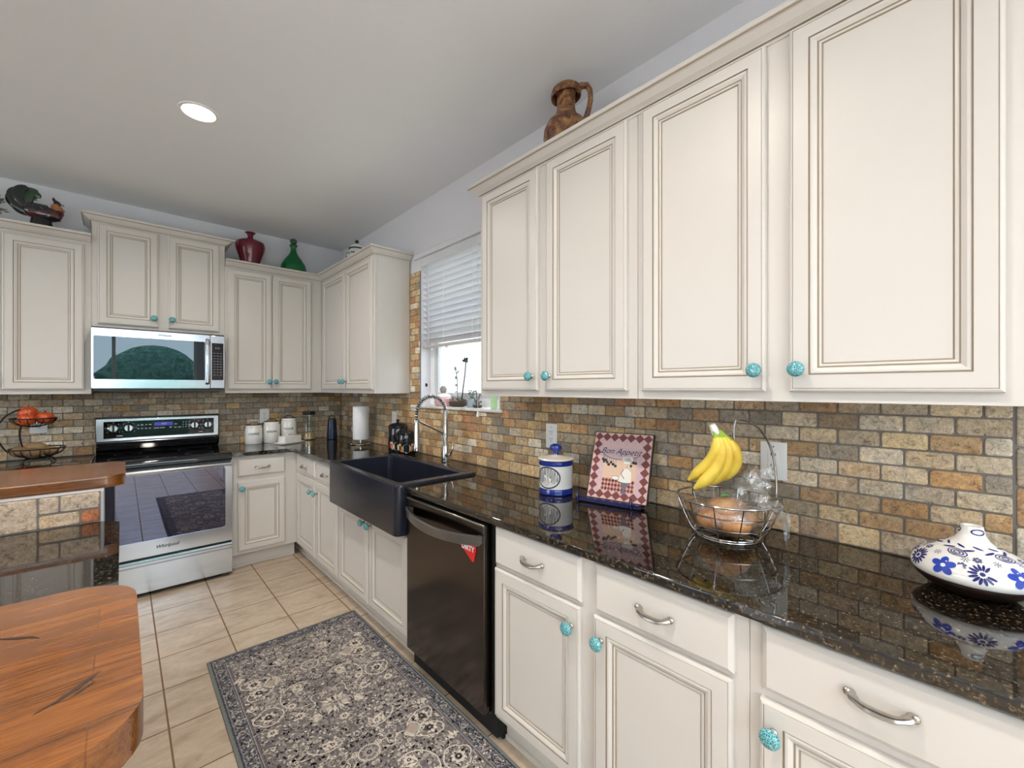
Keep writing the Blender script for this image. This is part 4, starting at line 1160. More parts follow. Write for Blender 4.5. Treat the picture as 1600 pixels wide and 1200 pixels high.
def towel():
    c = (-.140, -.810)
    r = thing('towel_holder', 'chrome upright paper towel holder on the counter corner', 'holder', (c[0], c[1], Z))
    mb = MB(); mb.lathe([(.076, 0), (.078, .004), (.076, .010), (.05, .014), (.010, .018), (.010, .300), (.014, .304), (.014, .316), (.001, .320)], c, 32, 0, Z); mb.build('stand', M_CHROME, r)
    q = MB(); q.lathe([(.024, .048), (.066, .048), (.068, .051), (.068, .334), (.066, .337), (.024, .337), (.024, .048)], c, 40, 0, Z, False, False)
    q.tube([(c[0] + .0685 * math.cos(4.0), c[1] + .0685 * math.sin(4.0), Z + .050), (c[0] + .0685 * math.cos(4.0), c[1] + .0685 * math.sin(4.0), Z + .336)], .0012, 6)
    t = NT('paper_towel'); f = t.noise(t.coord(), 160, 2); t.color(t.mix(f, srgb(232, 232, 236), srgb(244, 244, 246))); t.set(rough=.95); t.bump(f, .3, .001)
    tag(q.build('paper_towel_roll', t.m), 'white paper towel roll standing in the counter corner', 'paper towels')
    # splayed feet knobs of the holder
    for k in range(3):
        mb = MB(); an = facing(c) + (k - 1) * 1.2; mb.ball((c[0] + .083 * math.cos(an), c[1] + .083 * math.sin(an), Z + .008), (.008, .008, .0075), 0, 10, 8); mb.build('foot', M_CHROME, r)
towel()
def black_can(c, r, h, label, flip):
    t = thing('canister', label, 'canister', (c[0], c[1], Z), group='black painted canisters')
    mb = MB(); mb.lathe([(r * .96, 0), (r, .004), (r, h - .004), (r * .98, h)], c, 40, 0, Z)
    b = mb.build('body', M_BLKGLOSS, t)
    mb = MB(); mb.lathe([(r * .99, h + .0004), (r * 1.03, h + .003), (r * 1.03, h + .012), (r * .98, h + .016), (r * .7, h + .030), (r * .3, h + .036), (.012, h + .038), (.009, h + .046), (.015, h + .054), (.012, h + .062), (.001, h + .064)], c, 40, 0, Z); mb.build('lid', M_BLKGLOSS, t)
    fn = cyl_map(c, r, facing(c), Z); mb = MB(); d = -1 if flip else 1
    poly(mb, ell(0.004 * d, .050, .030, .034, 26), fn, 0)
    fn2 = cyl_map(c, r, facing(c), Z, .0008)
    for k in range(-2, 3): strip(mb, bez((.004 * d + k * .004, .083), (k * .012 + .004, .075), (k * .014 + .004, .03), (.004 * d + k * .005, .018), 10), .0022, fn2, 1)
    for (x, y, rx, ry, m) in ((-.044, .052, .016, .020, 2), (.044, .050, .013, .020, 3), (.062, .054, .012, .018, 4), (-.066, .055, .010, .022, 0), (-.048, .078, .010, .007, 5), (.040, .032, .011, .008, 6), (-.03, .030, .010, .008, 2), (.052, .076, .014, .008, 0)):
        poly(mb, ell(x * d, y, rx, ry, 18), fn, m)
        strip(mb, bez((x * d, y + ry * .8), (x * d + rx * .5, y + ry * .4), (x * d + rx * .5, y - ry * .4), (x * d, y - ry * .8), 8), .0014, fn2, 1)
    mb.build('painted_vegetables', [simple('paint_cream', srgb(232, 228, 214), .2), M_INK, simple('paint_orange', srgb(204, 128, 52), .2), simple('paint_peach', srgb(214, 150, 108), .2), simple('paint_red', srgb(176, 60, 44), .2), simple('paint_yellow', srgb(214, 190, 90), .2), simple('paint_green', srgb(110, 140, 92), .2)], b, recalc=False)
black_can((-.100, -1.415), .072, .190, 'larger black canister painted with vegetables, behind its smaller match', True)
black_can((-.116, -1.575), .069, .150, 'smaller black canister painted with vegetables, nearest the faucet', False)

def cookie_jar():
    c = (-.176, -3.128); r = .080
    t = thing('cookie_jar', 'white and cobalt blue lidded jar with forest scene on the right counter', 'jar', (c[0], c[1], Z))
    mb = MB(); prof = [(.076, 0), (.080, .004), (.081, .022), (.079, .026), (.0795, .030), (.0795, .135), (.081, .139), (.081, .152), (.077, .157)]
    mb.lathe(prof, c, 48, 0, Z, ms=[1, 1, 1, 1, 0, 1, 1, 1]); b = mb.build('body', [M_CERAMIC, M_NAVY], t)
    mb = MB(); mb.lathe([(.079, .1575), (.085, .160), (.086, .164), (.083, .168), (.05, .174), (.02, .178), (.018, .180)], c, 48, 0, Z); l = mb.build('lid', simple('cream_glaze', srgb(222, 214, 200), .15), t)
    mb = MB(); mb.lathe([(.016, .1802), (.013, .188), (.017, .196), (.027, .204), (.030, .214), (.027, .224), (.015, .231), (.001, .233)], c, 32, 0, Z); mb.build('knob', M_NAVY, l)
    a = facing(c) - .52
    fn = cyl_map(c, .0795, a, Z + .083); fn2 = cyl_map(c, .0795, a, Z + .083, .0009); fn3 = cyl_map(c, .0795, a, Z + .083, .0013)
    mb = MB()
    strip(mb, ell(0, 0, .060, .048, 48), .0060, fn2, 0, True)
    rnd = random.Random(4)
    for i in range(19):
        x = -.052 + .0058 * i; hh = .045 * math.sqrt(max(0, 1 - (x / .057) ** 2)); lo = -.012 - .018 * rnd.random()
        if hh < .008: continue
        strip(mb, bez((x, max(lo, -hh)), (x + .004 * rnd.uniform(-1, 1), 0), (x + .004 * rnd.uniform(-1, 1), hh * .5), (x + .005 * rnd.uniform(-1, 1), hh), 6), .0022 + .0022 * rnd.random(), fn, rnd.choice((1, 1, 2)))
    for i in range(40):
        x, y = rnd.uniform(-.042, .042), rnd.uniform(-.040, -.016)
        if (x / .048) ** 2 + (y / .042) ** 2 < .95: poly(mb, ell(x, y, .0014 + .002 * rnd.random(), .001 + .0008 * rnd.random(), 6, rnd.random() * 3), fn, rnd.choice((1, 2)))
    poly(mb, [(-.004, -.018), (.016, -.018), (.022, -.004), (.014, -.002), (.002, .000), (-.006, .010), (-.012, .012), (-.014, .004), (-.008, -.002), (-.006, -.010)], fn2, 3)
    for x in (-.003, .002, .013, .017): strip(mb, [(x, -.016), (x + .001, -.032)], .0022, fn3, 3)
    strip(mb, [(-.012, .012), (-.016, .022), (-.013, .026)], .0012, fn3, 1); strip(mb, [(-.010, .012), (-.008, .022), (-.011, .027)], .0012, fn3, 1)
    mb.build('forest_scene', [M_INKBLUE, simple('charcoal_print', srgb(62, 66, 74), .4), simple('grey_print_b', srgb(142, 146, 150), .4), simple('pale_print', srgb(236, 234, 228), .3)], b, recalc=False)
cookie_jar()

def easel():
    r = thing('plate_easel', 'small navy easel holding the checkered kitchen plaque', 'easel', (-.188, -3.433, Z))
    o = Vector((-.188, -3.433, Z)); U = Vector((.202, -.979, 0)); Nn = Vector((-.979, -.202, 0)); K = Vector((0, 0, 1))
    L = math.radians(20)
    def W(a, n, z): return o + U * a + Nn * n + K * z
    rail = MB()
    def obox(mb, a0, a1, n0, n1, z0, z1, m=0):
        v = [mb.P(W(a, n, z)) for z in (z0, z1) for n in (n0, n1) for a in (a0, a1)]
        fs = [mb.F([v[i] for i in q], m) for q in ((0, 2, 3, 1), (4, 5, 7, 6), (0, 1, 5, 4), (2, 6, 7, 3), (0, 4, 6, 2), (1, 3, 7, 5))]
        bmesh.ops.bevel(mb.bm, geom=list({e for f in fs for e in f.edges}), offset=.002, segments=2, affect='EDGES', clamp_overlap=True)
    obox(rail, -.150, .136, -.014, .004, .004, .020); obox(rail, -.150, .136, -.060, -.014, .004, .012); rail.build('rail', M_NAVYDK, r)
    for a in (-.142, .098):
        mb = MB(); mb.tube([W(a, -.020, .0095), W(a, .008, .010), W(a, .012, .022), W(a, .008, .038), W(a, .006, .046)], [.007, .008, .008, .006, .003], 10); mb.build('hook', M_NAVYDK, r)
    mb = MB()
    for a in (-.09, .08):
        mb.tube([W(a, -.062, .0095), W(a * .4, -.062 - .21 * math.sin(L), .008 + .21 * math.cos(L))], .006, 8)
    mb.tube([W(0, -.062 - .20 * math.sin(L), .20), W(0, -.142, .0075)], .006, 8)
    mb.build('back_frame', M_NAVYDK, r)
    # plaque
    a0, w, h, off, zb = -.12, .27, .30, -.034, .0145
    p = thing('wall_plaque', 'checkered plaque reading Bon Appetit with a cook, on the navy easel', 'plaque', W(a0 + w / 2, off, zb))
    def Pq(x, y, d=0): # plaque coords: x along, y up, d out of the face
        return W(a0 + x, off - y * math.sin(L) + d * math.cos(L), zb + y * math.cos(L) + d * math.sin(L))
    mb = MB(); V = [mb.P(Pq(x, y, d)) for d in (-.013, -.001) for y in (0, h) for x in (0, w)]
    for q in ((0, 2, 3, 1), (4, 5, 7, 6), (0, 1, 5, 4), (2, 6, 7, 3), (0, 4, 6, 2), (1, 3, 7, 5)): mb.F([V[i] for i in q])
    mb.build('board', simple('dark_board_edge', srgb(44, 34, 38), .5), p)
    mb = MB()
    lay = lambda d: (lambda x, y: Pq(x, y, d))
    f0, f1, f2, f3, f4 = lay(0), lay(.0005), lay(.0009), lay(.0013), lay(.0017)
    e = .004
    poly(mb, [(e, e), (w - e, e), (w - e, h - e), (e, h - e)], f0, 0)
    nx, ny = 7, 8; dx, dy = (w - 2 * e) / nx, (h - 2 * e) / ny
    def dia(cx, cy, m, kx=.56, ky=.56, fn=f1):
        pts = [(cx - dx * kx, cy), (cx, cy - dy * ky), (cx + dx * kx, cy), (cx, cy + dy * ky)]
        poly(mb, [(min(max(x, e), w - e), min(max(y, e), h - e)) for x, y in pts], fn, m)
    for i in range(nx):
        for j in range(ny):
            if i in (0, nx - 1) or j in (0, ny - 1): dia(e + dx * (i + .5), e + dy * (j + .5), 1)
    for j in range(1, ny):
        for s in (dx * 1.0, w - dx * 1.0 - 2 * e + e): dia(s + (e if s < w / 2 else 0), e + dy * j, 2, .46, .46)
    for i in range(2, nx - 1): dia(e + dx * i, e + dy * (ny - 1), 2, .46, .46)
    ix0, ix1 = .062, w - .062
    poly(mb, [(ix0, .075), (ix1, .075), (ix1, .172), (ix0, .172)], f1, 3)           # pale wall
    poly(mb, [(.052, .185), (w - .052, .185), (w - .058, .232), (.058, .232)], f1, 2)
    # checker floor
    nn = 10; cw = (ix1 - ix0) / nn
    poly(mb, [(ix0, .040), (ix1, .040), (ix1, .094), (ix0, .094)], f2, 4)
    for i in range(nn):
        for j in range(3):
            cx, cy = ix0 + cw * (i + .5), .040 + .018 * (j + .5)
            poly(mb, [(cx - cw / 2, cy), (cx, cy - .009), (cx + cw / 2, cy), (cx, cy + .009)], f3, 5 if (i + j) % 2 else 1)
    # rack with hanging pans
    pts = bez((.052, .206), (.07, .172), (w - .09, .170), (w - .050, .205), 18)
    strip(mb, pts, .0022, f3, 6)
    for i in range(1, 17):
        x, y = pts[i]
        if 8.5 < i < 12.5: continue
        ll = .014 + .006 * ((i * 7) % 3); strip(mb, [(x, y), (x, y - ll)], .0014, f3, 6)
        if i % 2: poly(mb, ell(x, y - ll - .006, .0075, .0065, 10), f3, 6)
        else: poly(mb, [(x - .006, y - ll), (x + .006, y - ll), (x + .005, y - ll - .011), (x - .005, y - ll - .011)], f3, 6)
    # cook, pedestal table
    cx = .168
    poly(mb, [(cx - .030, .092), (cx + .026, .086), (cx + .022, .128), (cx + .008, .140), (cx - .010, .140), (cx - .022, .118)], f4, 7)
    poly(mb, ell(cx, .152, .0135, .0125, 16), f4, 8)
    fq = lay(.0021)
    for q in (-.013, 0, .013): poly(mb, ell(cx + q, .184, .0115, .011, 14), fq, 7)
    poly(mb, [(cx - .014, .160), (cx + .014, .160), (cx + .017, .182), (cx - .017, .182)], fq, 7)
    strip(mb, [(cx - .014, .138), (cx - .022, .118), (cx - .006, .098)], .003, fq, 1)
    strip(mb, [(cx - .006, .150), (cx + .006, .150)], .0022, lay(.0024), 6)
    strip(mb, [(cx - .012, .160), (cx + .012, .160)], .0014, lay(.0024), 6)
    poly(mb, ell(cx - .002, .088, .030, .0065, 20), lay(.0024), 7)
    poly(mb, [(cx - .022, .084), (cx + .018, .084), (cx + .008, .062), (cx + .003, .046), (cx + .014, .034), (cx - .018, .034), (cx - .007, .046), (cx - .012, .062)], lay(.0019), 9)
    poly(mb, ell(cx - .045, .098, .017, .009, 14), f4, 7); strip(mb, ell(cx - .045, .098, .017, .009, 14), .0013, lay(.0019), 6, True)
    vs, fs = text_tris('Bon Appetit', .037, .5, 0)
    add_mapped(mb, [(x + w / 2 - .004, y + .214) for x, y in vs], fs, lay(.0014), 6)
    mb.build('print', [simple('print_pink', srgb(214, 180, 178), .4), simple('print_maroon', srgb(126, 58, 52), .4, var=.15, vscale=30), simple('print_mauve', srgb(204, 176, 184), .4), simple('print_peach', srgb(222, 190, 164), .4), simple('print_rose', srgb(214, 156, 144), .4),
                       simple('print_dark_maroon', srgb(84, 36, 34), .4), M_INK, simple('print_white', srgb(238, 232, 226), .4), simple('print_skin', srgb(232, 202, 180), .4), simple('print_grey', srgb(110, 106, 118), .4)], p, recalc=False)
easel()

def basket():
    c = Vector((-.192, -3.908, 0))
    r = thing('fruit_basket', 'chrome wire fruit basket with hook arm on the right counter', 'basket', (c.x, c.y, Z))
    zr, zb = 1.042, Z + .0082
    R1, R0 = .158, .100
    def circ(rr, z, n=40): return [(c.x + rr * math.cos(2 * PI * i / n), c.y + rr * math.sin(2 * PI * i / n), z) for i in range(n)]
    def prof(t): return R0 + (R1 - R0) * (t ** .75), zb + (zr - zb) * t
    mb = MB(); mb.tube(circ(R1, zr), .0036, 8, closed=True); mb.build('rim', M_CHROME, r)
    mb = MB(); mb.tube(circ(R0, zb + .002), .0030, 8, closed=True); mb.tube(circ(R0 * .98, zb - .005), .0030, 8, closed=True); mb.build('base_ring', M_CHROME, r)
    for t in (.33, .66):
        rr, z = prof(t); mb = MB(); mb.tube(circ(rr, z), .0022, 6, closed=True); mb.build('hoop', M_CHROME, r)
    for k in range(12):
        a = 2 * PI * k / 12 + .12
        mb = MB(); pts = [(c.x + prof(t)[0] * math.cos(a), c.y + prof(t)[0] * math.sin(a), prof(t)[1]) for t in [i / 8 for i in range(9)]]
        mb.tube(pts, .0022, 6); mb.build('spoke', M_CHROME, r)
    mb = MB()
    for k in range(3):
        a = PI * k / 3; mb.tube([(c.x - R0 * math.cos(a), c.y - R0 * math.sin(a), zb + .002), (c.x + R0 * math.cos(a), c.y + R0 * math.sin(a), zb + .002)], .002, 6)
    mb.build('bottom_wires', M_CHROME, r)
    # hook arm from the back right of the rim
    a0 = Vector((-.088, -4.026, zr)); tip = Vector((-.192, -3.930, 1.238)); top = Vector((-.190, -3.938, 1.303))
    pts = bez(a0, a0 + Vector((.004, -.005, .13)), top + Vector((.075, -.075, -.010)), top + Vector((.012, -.010, .002)), 16) + bez(top + Vector((.012, -.010, .002)), top + Vector((-.004, .004, .006)), top + Vector((-.008, .010, -.010)), tip, 8)[1:]
    mb = MB(); mb.tube(pts, .0038, 8); mb.build('hook_arm', M_CHROME, r)
    # bananas
    t = NT('banana_peel'); v = t.coord(); f = t.noise(v, 12, 3); g = t.noise(v, 60, 3)
    cc = t.ramp(f, [(.3, srgb(206, 166, 48)), (.6, srgb(234, 206, 84))]); cc = t.mix(t.ramp(g, [(.68, (0, 0, 0, 1)), (.74, (.7, .7, .7, 1))]), cc, srgb(96, 66, 26))
    t.color(cc); t.set(rough=.45); MBAN = t.m
    MGRN = simple('banana_green', srgb(150, 176, 60), .45); MTIP = simple('banana_tip', srgb(66, 50, 28), .7)
    st = Vector((-.240, -3.884, 1.268))
    bn = thing('banana_bunch', 'bunch of ripe bananas standing in the wire fruit basket', 'bananas', st)
    tips = [(Vector((-.232, -3.793, 1.086)), 1.0, 0.0), (Vector((-.252, -3.822, 1.064)), 1.06, .004), (Vector((-.228, -3.852, 1.078)), 1.0, .004), (Vector((-.200, -3.872, 1.092)), .95, .010)]
    for i, (tp, k, sh) in enumerate(tips):
        mb = MB(); s0 = st + Vector((.006 * i, -.004 * i, 0))
        bul = Vector((0.004 + sh * .4, -.052 - sh * .7, -.02 - .02 * i / 3))
        pts = bez(s0, s0 + Vector((.006 * i, -.012 - .008 * i, -.060)) + bul * .4, tp + Vector((.01, -.055 - sh, .075)) + bul * .35, tp, 18)
        rad = []
        for j in range(19):
            q = j / 18
            rad.append(.0072 if q < .06 else (.0072 + (.0205 - .0072) * min(1, (q - .06) / .22) ** .8 if q < .28 else (.0205 if q < .80 else .0205 * max(.22, 1 - ((q - .80) / .20) ** 2.2))))
        mb.tube(pts, rad, 10, 0, up=(0, 1, 0))
        for fc in mb.bm.faces:
            zc_ = fc.calc_center_median().z
            if zc_ > 1.243: fc.material_index = 1
        mb.ball(pts[-1], .0055, 2, 8, 6)
        mb.build('banana', [MBAN, MGRN, MTIP], bn)
    mb = MB(); mb.tube([st + Vector((0.008, -.004, -.012)), st + Vector((.004, .002, .010)), st + Vector((.0, .006, .022))], [.013, .013, .010], 12); plab(mb.build('stem_wrap', simple('white_wrap', srgb(232, 234, 230), .4), bn), 'white wrapped stem')
    # bread rolls in a clear bag
    t = NT('baked_crust'); f = t.noise(t.coord(), 16, 4); t.color(t.ramp(f, [(.3, srgb(150, 92, 46)), (.55, srgb(200, 142, 88)), (.75, srgb(226, 184, 134))])); t.set(rough=.6); MROLL = t.m
    bag = thing('bread_bag', 'clear plastic bag of tan bread rolls lying in the wire basket', 'bread', (c.x, c.y, zb + .01))
    for i, (dx, dy, dz, rr, hh) in enumerate(((-.042, .030, .046, .050, .036), (-.046, -.040, .046, .050, .036), (.036, .038, .046, .048, .036), (.042, -.036, .046, .048, .034), (-.004, -.002, .088, .062, .030))):
        mb = MB(); mb.ball((c.x + dx, c.y + dy, zb + dz), (rr, rr, hh), 0, 20, 12)
        mb.build('bread_roll', MROLL, bag)
    tb = NT('clear_plastic'); n_ = tb.noise(tb.coord(), 24, 4, .6, 1.0); tb.b.inputs['Normal']
    tr = tb.node('ShaderNodeBsdfTransparent'); tr.inputs['Color'].default_value = (.96, .97, .97, 1)
    gl = tb.node('ShaderNodeBsdfGlossy'); gl.inputs['Roughness'].default_value = .12
    df = tb.node('ShaderNodeBsdfDiffuse'); df.inputs['Color'].default_value = (.85, .87, .88, 1)
    bp = tb.node('ShaderNodeBump'); bp.inputs['Strength'].default_value = 1.0; bp.inputs['Distance'].default_value = .01; tb.link(n_, bp.inputs['Height']); tb.link(bp.outputs[0], gl.inputs['Normal'])
    m1 = tb.node('ShaderNodeMixShader'); m1.inputs[0].default_value = .35; tb.link(gl.outputs[0], m1.inputs[1]); tb.link(df.outputs[0], m1.inputs[2])
    m2 = tb.node('ShaderNodeMixShader'); tb.link(tb.ramp(n_, [(.45, (.10, .10, .10, 1)), (.70, (.55, .55, .55, 1))]), m2.inputs[0]); tb.link(tr.outputs[0], m2.inputs[1]); tb.link(m1.outputs[0], m2.inputs[2])
    tb.link(m2.outputs[0], tb.out.inputs['Surface'])
    rnd = random.Random(9)
    mb = MB(); mb.ball((c.x, c.y, zb + .062), (.104, .104, .060), 0, 28, 16)
    for v in mb.bm.verts:
        k = 1 + .05 * math.sin(14 * math.atan2(v.co.y - c.y, v.co.x - c.x) + 60 * v.co.z); v.co.x = c.x + (v.co.x - c.x) * k; v.co.y = c.y + (v.co.y - c.y) * k
    # the loose neck of the bag stands up at the back right and a corner hangs over the rim
    R = []
    for j in range(9):
        q = j / 8; ctr = Vector((c.x + .020 + .062 * q, c.y - .035 - .048 * q, zb + .095 + .125 * q)); w_ = .070 * (1 - q) + .018 + .020 * max(0, q - .6) * 2.5
        R.append([mb.P(ctr + Vector((w_ * math.cos(2 * PI * i / 18) * .7 * (1 + .18 * math.sin(5 * i + 3 * j)), w_ * math.sin(2 * PI * i / 18) * (1 + .18 * math.sin(4 * i + 2 * j)), .012 * math.sin(3 * i + j)))) for i in range(18)])
    for a, b in zip(R[:-1], R[1:]):
        for i in range(18): mb.F([a[i], a[(i + 1) % 18], b[(i + 1) % 18], b[i]])
    R = []
    for j in range(7):
        q = j / 6; ctr = Vector((c.x - .030 + .006 * q, c.y - .090 - .092 * math.sin(min(1, q * 1.3) * PI / 2), zb + .108 + .030 * math.sin(q * PI) - .085 * q * q))
        R.append([mb.P(ctr + Vector((-.040 * math.cos(PI * i / 8) * (1 - .45 * q), .004 * math.sin(9 * i + j), .010 * math.sin(2.3 * i + 2 * j)))) for i in range(9)])
    for a, b in zip(R[:-1], R[1:]):
        for i in range(8): mb.F([a[i], a[i + 1], b[i + 1], b[i]])
    mb.build('plastic', tb.m, bag, recalc=False)
    mb = MB(); mb.tube([(c.x - .022, c.y + .012, zb + .124), (c.x - .012, c.y + .002, zb + .129), (c.x - .002, c.y - .006, zb + .124)], [.003, .0045, .003], 8); plab(mb.build('bag_tie', simple('green_tie', srgb(80, 150, 70), .5), bag), 'green bag tie')
basket()

def diffuser():
    c = (-.168, -4.468); S = Z
    t = thing('diffuser', 'squat white ceramic diffuser with blue flowers on a dark base, far right of the counter', 'diffuser', (c[0], c[1], S))
    mb = MB(); mb.lathe([(.050, 0), (.062, .003), (.086, .016), (.101, .030), (.106, .038), (.106, .041)], c, 48, 0, S); mb.build('base', M_DKWOOD, t)
    P = [(.106, .0415), (.1095, .046), (.110, .056), (.106, .070), (.096, .084), (.080, .097), (.060, .108), (.042, .117), (.030, .127), (.0235, .140), (.021, .152), (.0195, .160), (.015, .160), (.013, .152), (.013, .14)]
    shell = MB(); shell.lathe(P, c, 56, 4, S, True, True)
    seg = [0]
    for a, q in zip(P[:11], P[1:12]): seg.append(seg[-1] + math.hypot(q[0] - a[0], q[1] - a[1]))
    def on(sd, off):
        sd = max(0, min(seg[-1] - 1e-6, sd)); k = 0
        while seg[k + 1] < sd: k += 1
        f = (sd - seg[k]) / (seg[k + 1] - seg[k]); r_ = P[k][0] + (P[k + 1][0] - P[k][0]) * f; z_ = P[k][1] + (P[k + 1][1] - P[k][1]) * f
        nr, nz = P[k + 1][1] - P[k][1], -(P[k + 1][0] - P[k][0]); l = math.hypot(nr, nz)
        return r_ + nr / l * off, z_ + nz / l * off
    def fnm(th0, s0, off):
        r0, _ = on(s0, 0)
        def fn(x, y):
            r_, z_ = on(s0 + y, off); a = th0 + x / max(r0, .02); return (c[0] + r_ * math.cos(a), c[1] + r_ * math.sin(a), S + z_)
        return fn
    mb = shell; F0 = facing(c)
    def daisy(th, s0, R, m, n=14):
        fn = fnm(th, s0, .0007)
        for i in range(n):
            a = 2 * PI * i / n; poly(mb, ell(.66 * R * math.cos(a), .66 * R * math.sin(a), R * .36, R * .12, 8, a), fn, m)
        poly(mb, ell(0, 0, R * .2, R * .2, 10), fn, m)
    def bloom(th, s0, R, m, n=5):
        fn = fnm(th, s0, .0009)
        for i in range(n):
            a = 2 * PI * i / n + .4; poly(mb, ell(.56 * R * math.cos(a), .56 * R * math.sin(a), R * .44, R * .33, 12, a), fn, m)
        poly(mb, ell(0, 0, R * .2, R * .2, 10), fnm(th, s0, .0013), 2)
    def eye(th, s0, R, m, rot=0):
        fn = fnm(th, s0, .0008)
        for k in (1, .66, .33): strip(mb, ell(0, 0, R * k, R * k * .6, 24, rot), R * .12, fn, m, True)
    k = 0
    for i in range(10):
        th = F0 + 2 * PI * i / 10 + .16
        (daisy if i % 2 == 0 else bloom)(th, .036, .024, 0 if i % 2 == 0 else 1)
        if i % 2: bloom(th + .30, .047, .009, 3, 6)
        eye(th + .10, .083, .018, 0, .3 * (-1) ** i) if i % 2 else bloom(th - .05, .070, .0085, 3, 6)
        daisy(th + .34, .066, .008, 3, 7)
        poly(mb, ell(0, 0, .012, .0030, 8, .4), fnm(th - .25, .095, .0008), 0); poly(mb, ell(0, 0, .010, .0026, 8, -.5), fnm(th + .05, .108, .0008), 0)
    for i in range(3): strip(mb, ell(0, 0, .012, .006, 14), .003, fnm(F0 + i * 2.1 + .5, .150, .0008), 0, True)
    mb.build('shell', [simple('delft_navy', srgb(34, 40, 110), .2), simple('delft_blue', srgb(48, 78, 190), .2, var=.2, vscale=60), simple('delft_white', srgb(230, 232, 236), .2), simple('delft_grey', srgb(96, 100, 130), .2), M_CERAMIC], t)
diffuser()

# ------------------------------------------------------------------ two-tier fruit stand on the back counter
def fruit_stand():
    c = Vector((-2.108, -.262, 0))
    r = thing('fruit_stand', 'two-tier black wire fruit stand left of the range', 'fruit stand', (c.x, c.y, Z))
    def bowl(name, cx, zr, R, dep, nn=18):
        mb = MB(); mb.tube([(cx + R * math.cos(2 * PI * i / 40), c.y + R * math.sin(2 * PI * i / 40), zr) for i in range(40)], .0038, 8, closed=True)
        for k in range(nn):
            a = 2 * PI * k / nn; mb.tube([(cx + R * math.cos(a) * math.cos(q), c.y + R * math.sin(a) * math.cos(q), zr - dep * math.sin(q)) for q in [PI / 2 * .86 * i / 6 for i in range(7)]], .0022, 5)
        rb_ = R * math.cos(PI / 2 * .86); zb_ = zr - dep * math.sin(PI / 2 * .86)
        mb.tube([(cx + (rb_ + .008) * math.cos(2 * PI * i / 20), c.y + (rb_ + .008) * math.sin(2 * PI * i / 20), zb_) for i in range(20)], .004, 6, closed=True)
        mb.lathe([(rb_ + .006, zb_ - .001), (.001, zb_ - .001)], (cx, c.y), 20, 0, 0, False, False)
        return mb.build(name, M_IRON, r)
    bowl('upper_bowl', -2.122, 1.212, .105, .055)
    bowl('lower_bowl', -2.104, 1.014, .128, .065)
    mb = MB()
    pts = bez((-2.232, c.y, .995), (-2.30, c.y, 1.08), (-2.30, c.y, 1.225), (-2.185, c.y, 1.270), 16) + bez((-2.185, c.y, 1.270), (-2.160, c.y, 1.276), (-2.150, c.y, 1.262), (-2.160, c.y, 1.250), 6)[1:]
    mb.tube(pts, .0045, 8); mb.tube(bez((-2.175, c.y, 1.170), (-2.19, c.y, 1.11), (-2.185, c.y, 1.05), (-2.150, c.y, .965), 12), .0045, 8)
    mb.build('arm', M_IRON, r)
    for a in (.6, 2.5, 3.9, 5.6):
        mb = MB(); p0 = (-2.104 + .03 * math.cos(a), c.y + .03 * math.sin(a), .950); p1 = (-2.104 + .085 * math.cos(a), c.y + .085 * math.sin(a), Z + .006)
        mb.tube(bez(p0, (p0[0] + .03 * math.cos(a), p0[1] + .03 * math.sin(a), .952), (p1[0], p1[1], .945), p1, 8) + [(p1[0] + .012 * math.cos(a), p1[1] + .012 * math.sin(a), Z + .0045)], .0038, 6); mb.build('foot', M_IRON, r)
    t = NT('orange_red_fruit'); f = t.noise(t.coord(), 38, 3); t.color(t.ramp(f, [(.3, srgb(140, 50, 28)), (.55, srgb(200, 84, 40)), (.75, srgb(226, 134, 66))])); t.set(rough=.3); MF = t.m
    t = NT('potato_skin'); f = t.noise(t.coord(), 10, 4); t.color(t.ramp(f, [(.3, srgb(96, 74, 50)), (.6, srgb(146, 120, 86)), (.8, srgb(170, 146, 112))])); t.set(rough=.7); MPo = t.m
    for (x, dy, z, rr, lab) in ((-2.150, .022, 1.247, .048, 'orange red tomato highest in the upper bowl of the fruit stand'), (-2.148, -.048, 1.204, .044, 'orange red tomato at the front of the upper fruit bowl'), (-2.072, -.004, 1.212, .046, 'orange red tomato at the right of the upper fruit bowl')):
        o = thing('tomato', lab, 'tomato', (x, c.y + dy, z - rr * .85), group='tomatoes in the upper bowl')
        mb = MB(); mb.ball((x, c.y + dy, z), (rr, rr, rr * .86), 0, 24, 16); mb.build('flesh', MF, o)
        mb = MB(); mb.tube([(x, c.y + dy, z + .84 * rr), (x + .003, c.y + dy, z + 1.05 * rr)], .003, 6); mb.build('stem', M_TWIG, o)
    for (x, dy, z, rx, ry, rz, ro, lab) in ((-2.180, -.012, .996, .048, .036, .032, .3, 'brown potato at the left of the lower bowl'), (-2.115, -.062, .988, .050, .036, .034, -.2, 'brown potato at the front middle of the lower bowl'), (-2.118, .038, 1.012, .058, .040, .036, .1, 'long brown potato at the back of the lower bowl'), (-2.046, -.030, .992, .046, .034, .031, -.5, 'pale brown potato at the right of the lower bowl')):
        mb = MB(); mb.ball((0, 0, 0), (rx, ry, rz), 0, 20, 12, Matrix.Rotation(ro, 3, 'Z'))
        for v in mb.bm.verts: v.co *= 1 + .05 * math.sin(50 * v.co.x + 3) * math.cos(44 * v.co.y + 1)
        o = mb.build('potato', simple('potato_skin_plain', srgb(152 - 260 * abs(dy - .038), 124 - 260 * abs(dy - .038), 88 - 200 * abs(dy - .038)), .7, var=.2, vscale=22)); o.location = (x, c.y + dy, z); tag(o, lab, 'potato', 'potatoes in the lower bowl')
fruit_stand()

